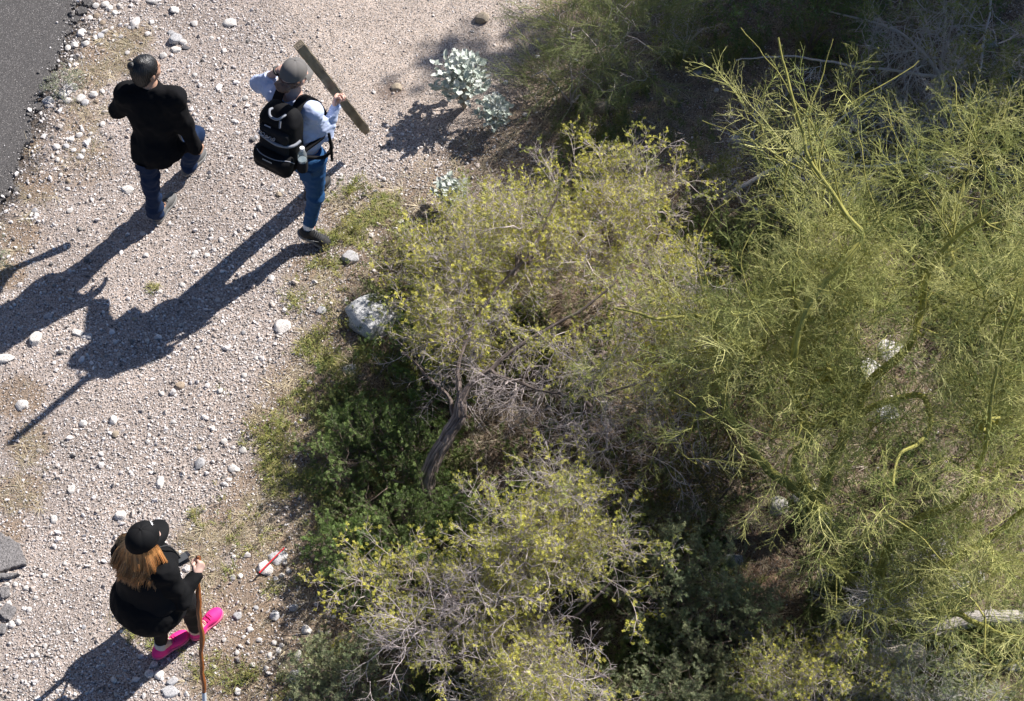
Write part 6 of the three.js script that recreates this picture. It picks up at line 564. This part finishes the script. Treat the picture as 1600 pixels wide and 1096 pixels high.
  const rough = (x, y, z) => { const d = hair(x, y, z); return Math.abs(d) > 0.02 ? d : d + 0.005 * noise3(x * 55, y * 110, z * 55) + 0.003 * noise3(x * 140, y * 200, z * 140); };
  part('hair', nets(rough, c.clone().addScalar(-0.17), c.clone().addScalar(0.15), 0.0042), mat(0.17, 0.095, 0.065, 0.5), me);
}
{ // the post: weathered square timber, chipped along its edges
  const L = postA.distanceTo(postB), n = 60, F = frame(postDir, V(0.5, 0.2, 0.8)), g = new GB(), cx = 0.034, cy = 0.024, ring = [[-1, -0.8], [-0.8, -1], [0.8, -1], [1, -0.8], [1, 0.8], [0.8, 1], [-0.8, 1], [-1, 0.8]];
  for (let k = 0; k <= n; k++) for (let q = 0; q <= 8; q++) { const [a, b] = ring[q % 8], t = k / n * L, w = 1 + 0.05 * noise3(q % 8, k * 0.35, 3) + (k === 0 || k === n ? -0.08 : 0); const taper = k < 3 ? 0.75 + 0.08 * k : 1; g.v(F.at(postA, a * cx * w * taper, b * cy * w, t), V(0, 1, 0), (q / 8) * 0.25, t); }
  for (let k = 0; k < n; k++) for (let q = 0; q < 8; q++) { const i = k * 9 + q; g.i.push(i, i + 1, i + 9, i + 1, i + 10, i + 9); }
  for (const k of [0, n]) { const c = g.v(F.at(postA, 0, 0, k / n * L), V(0, 1, 0)); for (let q = 0; q < 8; q++) { const i = k * 9 + q; if (k) g.i.push(i, i + 1, c); else g.i.push(i + 1, i, c); } }
  const geo = toCreasedNormals(g.geo(), 0.5); const wt = barkTex(17, [112, 100, 84], [168, 154, 132]);
  solid('wooden_post', geo, new THREE.MeshStandardMaterial({ map: wt[0], bumpMap: wt[1], bumpScale: 0.004, roughness: 0.95 }), 'long weathered grey wooden post leaning over the shoulder of the backpacker', 'post');
}
{ // backpack
  const J = J2, T = T2, o = J.hip.clone().lerp(J.neck, 0.64).addScaledVector(T.Z, -0.2), A = frame(T.Z.clone().addScaledVector(UP, -0.14).normalize()), p = (x, y, z) => A.at(o, x, y, z), base = V(o.x, o.y - 0.28, o.z);
  const pk = thing('backpack', 'black backpack with grey band and bulging lower pocket on the backpacker', 'backpack', base);
  const black = FAB(0.007, 0.007, 0.008, 0.8), panel = FAB(0.016, 0.016, 0.018, 0.85), grey = FAB(0.26, 0.27, 0.3, 0.6), metal = mat(0.6, 0.6, 0.62, 0.3, { metalness: 0.9 });
  const rbox = (c, hx, hy, hz, r) => (x, y, z) => { const dx = x - c.x, dy = y - c.y, dz = z - c.z, a = Math.abs(dx * A.X.x + dy * A.X.y + dz * A.X.z) - hx + r, b = Math.abs(dx * A.Y.x + dy * A.Y.y + dz * A.Y.z) - hy + r, e = Math.abs(dx * A.Z.x + dy * A.Z.y + dz * A.Z.z) - hz + r; return Math.hypot(Math.max(a, 0), Math.max(b, 0), Math.max(e, 0)) + Math.min(Math.max(a, b, e), 0) - r; };
  const B = boundsOf([p(0.18, 0.3, 0.15), p(-0.18, 0.3, 0.15), p(0.18, -0.3, 0.15), p(-0.18, -0.3, -0.25), p(0.18, 0.3, -0.2), p(-0.18, 0.3, -0.2), p(0.18, -0.3, -0.25)], 0.04);
  const main = part('main_compartment', nets(folds(blend([rbox(p(0, -0.02, 0), 0.145, 0.235, 0.085, 0.06), rbox(p(0, 0.17, 0.02), 0.115, 0.09, 0.06, 0.05)], 0.05), 0.006, 9, 12, 3), ...B, 0.008), black, pk);
  part('middle_pocket', nets(folds(rbox(p(0, 0.02, -0.085), 0.115, 0.12, 0.03, 0.028), 0.004, 12, 14, 8), ...B, 0.008), panel, pk);
  const low = part('lower_pocket', nets(folds(blend([rbox(p(0, -0.15, -0.10), 0.15, 0.095, 0.06, 0.055), rbox(p(0, -0.12, -0.125), 0.13, 0.055, 0.055, 0.05)], 0.03), 0.004, 10, 12, 5), ...B, 0.008), black, pk);
  const band = new GB(); band.tube(curve([p(0.11, 0.055, -0.107), p(0.03, 0.05, -0.122), p(-0.06, 0.04, -0.122), p(-0.135, 0.03, -0.07), p(-0.15, 0.03, -0.0)], 14), 0.012, 6); part('reflective_band', band.geo(), grey, pk);
  const zip = new GB(); zip.tube(curve([p(0.135, -0.07, -0.12), p(0.06, -0.062, -0.168), p(-0.06, -0.062, -0.168), p(-0.135, -0.075, -0.12), p(-0.152, -0.12, -0.08)], 18), 0.0035, 5); part('zip', zip.geo(), grey, low, pk);
  const tx = new GB(); for (let k = 0; k < 9; k++) { const x = 0.035 - k * 0.0085; tx.quad(p(x, -0.098, -0.1815), p(x - 0.006, -0.098, -0.1815), p(x - 0.006, -0.088, -0.1805), p(x, -0.088, -0.1805)); } part('lettering', tx.geo(), mat(0.5, 0.5, 0.5), low, pk);
  const hd = new GB(); hd.tube(curve([p(0.05, 0.235, -0.01), p(0.055, 0.25, -0.05), p(0.03, 0.235, -0.085), p(-0.03, 0.235, -0.085), p(-0.055, 0.25, -0.05), p(-0.05, 0.235, -0.01)], 18), 0.009, 7); part('carry_handle', hd.geo(), grey, pk);
  const tab = new GB(); tab.tube([p(-0.045, 0.225, -0.075), p(-0.05, 0.19, -0.09), p(-0.05, 0.17, -0.09)], 0.007, 6); part('zip_pull', tab.geo(), grey, pk);
  const patch = new GB(); patch.quad(p(0.07, 0.125, -0.1), p(0.02, 0.125, -0.1), p(0.02, 0.145, -0.095), p(0.07, 0.145, -0.095)); part('brand_patch', patch.geo(), mat(0.35, 0.35, 0.4), pk);
  const rg = rngOf(77); for (let k = 0; k < 7; k++) { const g = new THREE.TorusGeometry(0.008 + 0.005 * rg(), 0.0028, 5, 12), q = p(0.10 - 0.022 * k + 0.01 * rg(), 0.075 + 0.02 * rg(), -0.128); g.rotateX(rg() * 3); g.rotateY(rg() * 3); g.translate(q.x, q.y, q.z); part('key_ring', g, metal, pk); }
  for (const s of [1, -1]) { const sh = s > 0 ? J.shL : J.shR, g = new GB(), top = p(s * 0.075, 0.2, 0.03), over = sh.clone().lerp(J.neck, 0.42).addScaledVector(UP, 0.055), fr = sh.clone().lerp(J.neck, 0.32).addScaledVector(T.Z, 0.10).addScaledVector(UP, -0.05), un = T.at(J.hip.clone().lerp(J.neck, 0.48), s * 0.17, 0, 0.06), bk = p(s * 0.14, -0.12, 0.05); const pts = curve([top, over, fr, un, bk], 30), pr = V(); pts.forEach((q, k) => { const t = V().subVectors(pts[Math.min(k + 1, 30)], pts[Math.max(k - 1, 0)]).normalize(), wd = T.X.clone().addScaledVector(t, -T.X.dot(t)).normalize().multiplyScalar(k < 18 ? 0.032 : lerp(0.032, 0.014, (k - 18) / 12)), nn = V().crossVectors(t, wd).normalize().multiplyScalar(0.008); for (const [a, b] of [[-1, -1], [1, -1], [1, 1], [-1, 1], [-1, -1]]) g.v(q.clone().addScaledVector(wd, a).addScaledVector(nn, b), UP); if (k) for (let i = 0; i < 4; i++) { const u = (k - 1) * 5 + i; g.i.push(u, u + 1, u + 5, u + 1, u + 6, u + 5); } }); part('shoulder_strap', toCreasedNormals(g.geo(), 0.6), black, pk); }
  const hb = new GB(); hb.tube(curve([p(-0.14, -0.17, 0.05), T.at(J.hip, -0.165, 0.09, -0.02), T.at(J.hip, -0.15, 0.09, 0.09), T.at(J.hip, 0, 0.08, 0.13), T.at(J.hip, 0.15, 0.09, 0.09), p(0.14, -0.17, 0.05)], 26), 0.014, 6); part('hip_belt', hb.geo(), black, pk);
  const tail = new GB(); tail.tube(curve([T.at(J.hip, -0.185, 0.30, 0.03), T.at(J.hip, -0.19, 0.16, 0.03), T.at(J.hip, -0.19, 0.02, 0.02)], 8), 0.011, 5); part('strap_tail', tail.geo(), black, pk);
  // bottle in the side pocket
  const bo = thing('water_bottle', 'clear water bottle with white lid in the side pocket of the backpack', 'bottle', p(-0.178, -0.2, -0.02)), prof = [[0, 0], [0.03, 0], [0.033, 0.006], [0.033, 0.04], [0.031, 0.045], [0.033, 0.05], [0.033, 0.10], [0.031, 0.105], [0.033, 0.11], [0.032, 0.135], [0.02, 0.165], [0.0135, 0.172], [0.0135, 0.182]].map(a => new THREE.Vector2(...a));
  const q = new THREE.Quaternion().setFromUnitVectors(UP, A.Y), gl = new THREE.LatheGeometry(prof, 24); const b1 = shade(new THREE.Mesh(gl, new THREE.MeshPhysicalMaterial({ color: new THREE.Color().setRGB(0.8, 0.85, 0.86), roughness: 0.12, transmission: 0.85, thickness: 0, side: THREE.DoubleSide }))); b1.name = 'bottle_wall'; bo.add(b1); const li = shade(new THREE.Mesh(new THREE.CylinderGeometry(0.0165, 0.0165, 0.022, 20).translate(0, 0.188, 0), mat(0.8, 0.8, 0.8, 0.5))); li.name = 'lid'; bo.add(li); const wt = shade(new THREE.Mesh(new THREE.CylinderGeometry(0.0295, 0.028, 0.085, 20).translate(0, 0.046, 0), mat(0.35, 0.38, 0.4, 0.2))); wt.name = 'contents'; bo.add(wt); bo.quaternion.copy(q);
  const net = new GB(); net.tube([p(-0.178, -0.215, -0.02), p(-0.178, -0.20, -0.02), p(-0.178, -0.13, -0.02)], [0.036, 0.038, 0.038], 14); part('bottle_pocket', net.geo(), panel, pk);
}
// --- third walker: black outfit, black cap, long ginger hair, pink shoes, walking stick
const J3 = shift({ hip: [-2.155, 0.90, 2.305], neck: [-2.164, 1.36, 2.263], head: [-2.135, 1.485, 2.225], shL: [-2.285, 1.30, 2.225], shR: [-2.035, 1.30, 2.340], elL: [-2.30, 1.02, 2.17], wrL: [-2.19, 0.80, 2.07], elR: [-1.985, 1.01, 2.385], wrR: [-1.895, 1.05, 2.245], hipL: [-2.21, 0.85, 2.29], hipR: [-2.095, 0.85, 2.285], knL: [-2.205, 0.48, 2.235], anL: [-2.24, 0.10, 2.272], knR: [-2.02, 0.50, 2.18], anR: [-2.035, 0.10, 2.168], heelL: [-2.296, 0.006, 2.325], toeL: [-2.105, 0.006, 2.172], heelR: [-2.062, 0.006, 2.197], toeR: [-1.90, 0.006, 2.008] }, H(-2.12, 2.2) + 0.004);
{
  const J = J3, T = frame(V(0.60, 0, -0.8)), HF = frame(V(0.72, -0.35, -0.64)), base = V(-2.12, H(-2.12, 2.2), 2.2), me = thing('person', 'person in black with long ginger hair, black cap and pink shoes', 'person', base);
  const hR = handField(J.wrR, V(0.35, 0.2, -0.7), V(-0.55, -0.15, -0.4), [1.2, 1.25, 0.85], 1, 0.9), hL = handField(J.wrL, V(0.3, -0.85, -0.3), V(0.4, 0, 0.6), [1.0, 1.1, 0.8], -1, 0.9);
  part('body', bodyGeo({ J, torso: T, head: HF, hands: [hR, hL], skin: [0.60, 0.40, 0.32], brow: [0.15, 0.08, 0.04], slim: 1.05 }), skinMat, me);
  const blk = FAB(0.006, 0.006, 0.0065, 0.9);
  let ja = blend([ell(T.at(J.hip, 0, 0.02, -0.06), 0.235, 0.2, 0.21, T.X, T.Y, T.Z), ell(J.hip.clone().lerp(J.neck, 0.5), 0.185, 0.2, 0.16, T.X, T.Y, T.Z), ell(T.at(J.hip.clone().lerp(J.neck, 0.66), 0, 0, 0.085), 0.15, 0.10, 0.11, T.X, T.Y, T.Z), ell(J.hip.clone().lerp(J.neck, 0.8), 0.165, 0.12, 0.12, T.X, T.Y, T.Z), cap(J.shL, J.shR, 0.07), cap(J.shL, J.elL, 0.075, 0.06), cap(J.elL, J.wrL, 0.06, 0.04), cap(J.shR, J.elR, 0.078, 0.064), cap(J.elR, J.wrR, 0.062, 0.042)], 0.04);
  ja = minus(cut(ja, J.neck.clone().addScaledVector(UP, 0.01), UP), cap(J.neck, J.head, 0.06)); ja = cut(ja, V(0, J.hip.y - 0.14, 0), V(0, -1, 0));
  part('jacket', nets(folds(folds(ja, 0.008, 9, 12, 21), 0.004, 24, 24, 5), ...boundsOf([J.neck, J.elL, J.wrL, J.wrR, J.elR, J.hip], 0.3), 0.009), blk, me);
  let hem = cut(cut(blend([ell(J.hip.clone().lerp(J.neck, 0.5), 0.20, 0.2, 0.17, T.X, T.Y, T.Z), ell(T.at(J.hip, 0, 0.1, -0.02), 0.22, 0.17, 0.185, T.X, T.Y, T.Z)], 0.05), V(0, J.hip.y + 0.115, 0), V(0.0, -1, 0)), V(0, J.hip.y + 0.38, 0), UP); part('jacket_waist', nets(folds(hem, 0.005, 12, 10, 31), ...boundsOf([J.hip, J.neck], 0.3), 0.009), FAB(0.009, 0.009, 0.0095, 0.85), me);
  let lf = folds(blend([cap(J.hipL, J.knL, 0.115, 0.068), cap(J.knL, J.anL, 0.064, 0.040), cap(J.hipR, J.knR, 0.115, 0.072), cap(J.knR, J.anR, 0.066, 0.041), ell(J.hip.clone().addScaledVector(UP, -0.08), 0.2, 0.1, 0.16, T.X, T.Y, T.Z)], 0.03), 0.003, 14, 18, 12); lf = cut(lf, V(0, J.anL.y - 0.0, 0), V(0, -1, 0));
  part('leggings', nets(lf, ...boundsOf([J.hip, J.knR, J.knL, J.anL, J.anR], 0.24), 0.009), FAB(0.008, 0.008, 0.0095, 0.8), me);
  const pink = mat(0.78, 0.018, 0.22, 0.75), sole = mat(0.72, 0.14, 0.26, 0.7), sock = mat(0.45, 0.42, 0.42, 0.9), lace = mat(0.5, 0.01, 0.13, 0.7); shoe(me, J.heelL, J.toeL, J.anL, pink, sole, { len: 0.262, sock, laceM: lace }); shoe(me, J.heelR, J.toeR, J.anR, pink, sole, { len: 0.262, sock, laceM: lace });
  const cat = [[[-0.026, 0.012], [-0.012, 0.016], [-0.012, 0.008]], [[-0.012, 0.016], [0.010, 0.006], [-0.012, 0.008]], [[-0.012, 0.008], [0.010, 0.006], [0.006, -0.002]], [[0.010, 0.006], [0.022, 0.0], [0.006, -0.002]], [[0.006, -0.002], [0.022, 0.0], [0.028, -0.012]], [[0.006, 0.0], [0.010, -0.002], [0.002, -0.014]], [[-0.012, 0.010], [-0.006, 0.008], [-0.018, 0.002]]];
  capHat(me, J.head.clone().addScaledVector(UP, 0.01), frame(V(0.68, -0.08, -0.73)), FAB(0.007, 0.007, 0.0075, 0.8), { emblem: cat });
  // hair: long locks from under the cap over shoulders and back
  const c = J.head, rg = rngOf(55), hm = new THREE.MeshPhysicalMaterial({ vertexColors: true, roughness: 0.42, sheen: 0.3, sheenRoughness: 0.4, sheenColor: new THREE.Color().setRGB(0.5, 0.25, 0.1) });
  const g = new GB(), cols = [];
  const lock = (ph, jit, r0, lenK) => { const s = Math.sin(ph), q = Math.cos(ph), d = HF.X.clone().setY(0).normalize().multiplyScalar(s).addScaledVector(HF.Z.clone().setY(0).normalize(), q), back = T.Z.clone().negate(), sl = sstep(0.3, 1, s) , root = HF.at(c, 0.086 * s * (1 - jit * 0.06), 0.026 - 0.012 * jit, -0.012 + 0.104 * q * (1 - jit * 0.06)); const w1 = 0.026 + 0.024 * jit + 0.02 * sl, e = (rg() - 0.5) * 0.026 + 0.012 * Math.sin(ph * 9); const pts = curve([root, root.clone().addScaledVector(d, 0.012 + 0.01 * jit).add(V(0, -0.05, 0)), root.clone().addScaledVector(d, w1).addScaledVector(back, 0.012).add(V(e, -0.13, e)), root.clone().addScaledVector(d, w1 * 1.2).addScaledVector(back, 0.045).add(V(e * 1.6, -0.13 - 0.09 * lenK, -e)), root.clone().addScaledVector(d, w1 * 1.05).addScaledVector(back, 0.075).add(V(e * 2.2, -0.13 - 0.17 * lenK, e * 1.2))], 9); const n0 = g.p.length / 3; g.tube(pts, pts.map((_, k) => r0 * (k === 0 ? 0.7 : k < 7 ? 1 : 1.1 - (k - 6) * 0.27)), 3); const n1 = g.p.length / 3, w = (0.55 + 0.8 * rg()) * (0.85 + 0.25 * Math.sin(ph * 23)), lt = clamp(0.25 + 0.6 * sl + 0.3 * (rg() - 0.5), 0, 1), A = [lerp(0.66, 0.52, lt), lerp(0.28, 0.34, lt), lerp(0.08, 0.16, lt)]; for (let k = n0; k < n1; k++) cols.push(A[0] * w, A[1] * w, A[2] * w); };
  for (let k = 0; k < 2600; k++) lock(1.15 + 3.98 * rg(), rg(), 0.0011 + 0.0016 * rg(), 0.4 + 0.6 * rg());
  const hg = g.geo(); hg.setAttribute('color', new THREE.Float32BufferAttribute(cols, 3)); const e = (x, y, z, a, b, d) => ell(HF.at(c, x, y, z), a, b, d, HF.X, HF.Y, HF.Z); const base_ = nets(minus(cut(blend([e(0, 0.0, -0.025, 0.073, 0.085, 0.078), cap(HF.at(c, 0.0, -0.03, -0.045), c.clone().addScaledVector(T.Z, -0.095).add(V(0, -0.17, 0)), 0.058, 0.045), cap(HF.at(c, 0.04, -0.03, -0.02), c.clone().addScaledVector(T.Z, -0.05).addScaledVector(T.X, 0.09).add(V(0, -0.16, 0)), 0.04, 0.032), cap(HF.at(c, -0.04, -0.03, -0.02), c.clone().addScaledVector(T.Z, -0.05).addScaledVector(T.X, -0.08).add(V(0, -0.16, 0)), 0.04, 0.028)], 0.04), HF.at(c, 0, 0.05, 0), HF.Y), e(0, -0.05, 0.06, 0.1, 0.09, 0.085)), c.clone().addScalar(-0.26), c.clone().addScalar(0.2), 0.007), bc = new Float32Array(base_.attributes.position.count * 3); for (let k = 0; k < bc.length; k += 3) { bc[k] = 0.36; bc[k + 1] = 0.155; bc[k + 2] = 0.055; } base_.setAttribute('color', new THREE.BufferAttribute(bc, 3)); hg.deleteAttribute('uv');
  part('hair', mergeGeometries([hg, base_]), hm, me);
  // walking stick
  const grip = hR.grip, tip = V(-1.932, 0.0, 2.76), up = V().subVectors(grip, tip).normalize(), Ls = grip.distanceTo(tip), st = thing('walking_stick', 'knobby varnished wooden walking stick with a white tip at the bottom edge', 'stick', tip.clone()), pts = [], rad = [], rr = rngOf(31);
  for (let k = 0; k <= 26; k++) { const t = k / 26, q = tip.clone().addScaledVector(up, lerp(0.23, Ls + 0.045, t)); q.x += 0.006 * noise3(k * 0.5, 1, 1) + 0.003 * noise3(k * 1.3, 5, 1); q.z += 0.006 * noise3(k * 0.5, 7, 2); pts.push(q); rad.push(0.0145 * (1 + 0.18 * noise3(k * 0.8, 3, 9)) + (k % 7 === 3 ? 0.002 : 0)); }
  const sb = barkTex(41, [112, 58, 24], [190, 118, 60]); part('shaft', tubeGeo(pts, rad, 10, 3), new THREE.MeshPhysicalMaterial({ map: sb[0], bumpMap: sb[1], bumpScale: 0.003, roughness: 0.45, clearcoat: 0.4, clearcoatRoughness: 0.3 }), st); part('tip', tubeGeo([tip.clone(), tip.clone().addScaledVector(up, 0.04), tip.clone().addScaledVector(up, 0.235)], [0.009, 0.0135, 0.0145], 12), mat(0.62, 0.68, 0.72, 0.5), st);
  // small camera hanging at the chest
  const cb = new THREE.BoxGeometry(0.07, 0.05, 0.045), q = T.at(J.hip.clone().lerp(J.neck, 0.55), -0.10, 0, 0.19); cb.rotateY(0.6); cb.translate(q.x, q.y, q.z); const cm = thing('camera', 'small dark camera hanging in front of the person with pink shoes', 'camera', q.clone()); part('camera_body', cb, mat(0.06, 0.065, 0.07, 0.5), cm); const ln = new THREE.CylinderGeometry(0.018, 0.02, 0.035, 16); ln.rotateX(Math.PI / 2); ln.rotateY(-0.6); const lq = q.clone().addScaledVector(T.Z, 0.035); ln.translate(lq.x, lq.y, lq.z); part('lens', ln, mat(0.03, 0.03, 0.035, 0.3), cm); const cs = new GB(); cs.tube(curve([q.clone(), J.shR.clone().lerp(J.neck, 0.6).addScaledVector(T.Z, 0.13), J.neck.clone().addScaledVector(UP, 0.03).addScaledVector(T.Z, -0.03), J.shL.clone().lerp(J.neck, 0.6).addScaledVector(T.Z, 0.13), q.clone()], 24), 0.006, 5); part('neck_strap', cs.geo(), mat(0.03, 0.03, 0.03), cm);
  // bag carried low in front, and a thin rod beside it
  const by = 0.27, bc0 = V(-2.18, 0, 2.05), bf = (x, y, z) => { const dx = Math.abs((x - bc0.x) * 0.8 + (z - bc0.z) * 0.6) - 0.16 + 0.04 * sstep(0.5, 0.65, y), dy = Math.abs(y - 0.44) - 0.17, dz = Math.abs(-(x - bc0.x) * 0.6 + (z - bc0.z) * 0.8) - 0.05; const r = 0.04; return Math.hypot(Math.max(dx + r, 0), Math.max(dy + r, 0), Math.max(dz + r, 0)) + Math.min(Math.max(dx, dy, dz) + r, 0) - r; };
  const bg = thing('carry_bag', 'dark bag held low in front of the person with pink shoes', 'bag', V(bc0.x, by, bc0.z)); part('bag_body', nets(folds(bf, 0.008, 8, 8, 2), V(-2.42, 0.2, 1.7), V(-1.88, 0.7, 2.26), 0.012), FAB(0.02, 0.02, 0.022), bg); const hh = new GB(); hh.tube(curve([V(bc0.x - 0.09, 0.58, bc0.z - 0.06), hL.grip.clone().add(V(0, 0.0, 0)), V(bc0.x + 0.09, 0.58, bc0.z + 0.06)], 12), 0.008, 6); part('bag_handle', hh.geo(), mat(0.02, 0.02, 0.02), bg);
  const rod = new GB(); rod.tube([V(-2.22, 0.25, 1.87), V(-2.25, 0.7, 2.0), V(-2.27, 0.98, 2.08)], 0.017, 8); solid('thin_rod', rod.geo(), mat(0.12, 0.12, 0.12), 'thin dark rod carried beside the bag of the person with pink shoes', 'rod');
}
{ // red rod on the stones
  const a = V(-1.655, 0.045, 1.745), b = V(-1.50, 0.06, 1.57), g = new GB(); g.tube([a, a.clone().lerp(b, 0.5), b], [0.006, 0.0055, 0.004], 8); solid('red_rod', g.geo(), mat(0.62, 0.035, 0.045, 0.5), 'short red plastic rod lying on pale stones at the path side', 'rod');
}
renderer.render(scene, camera);
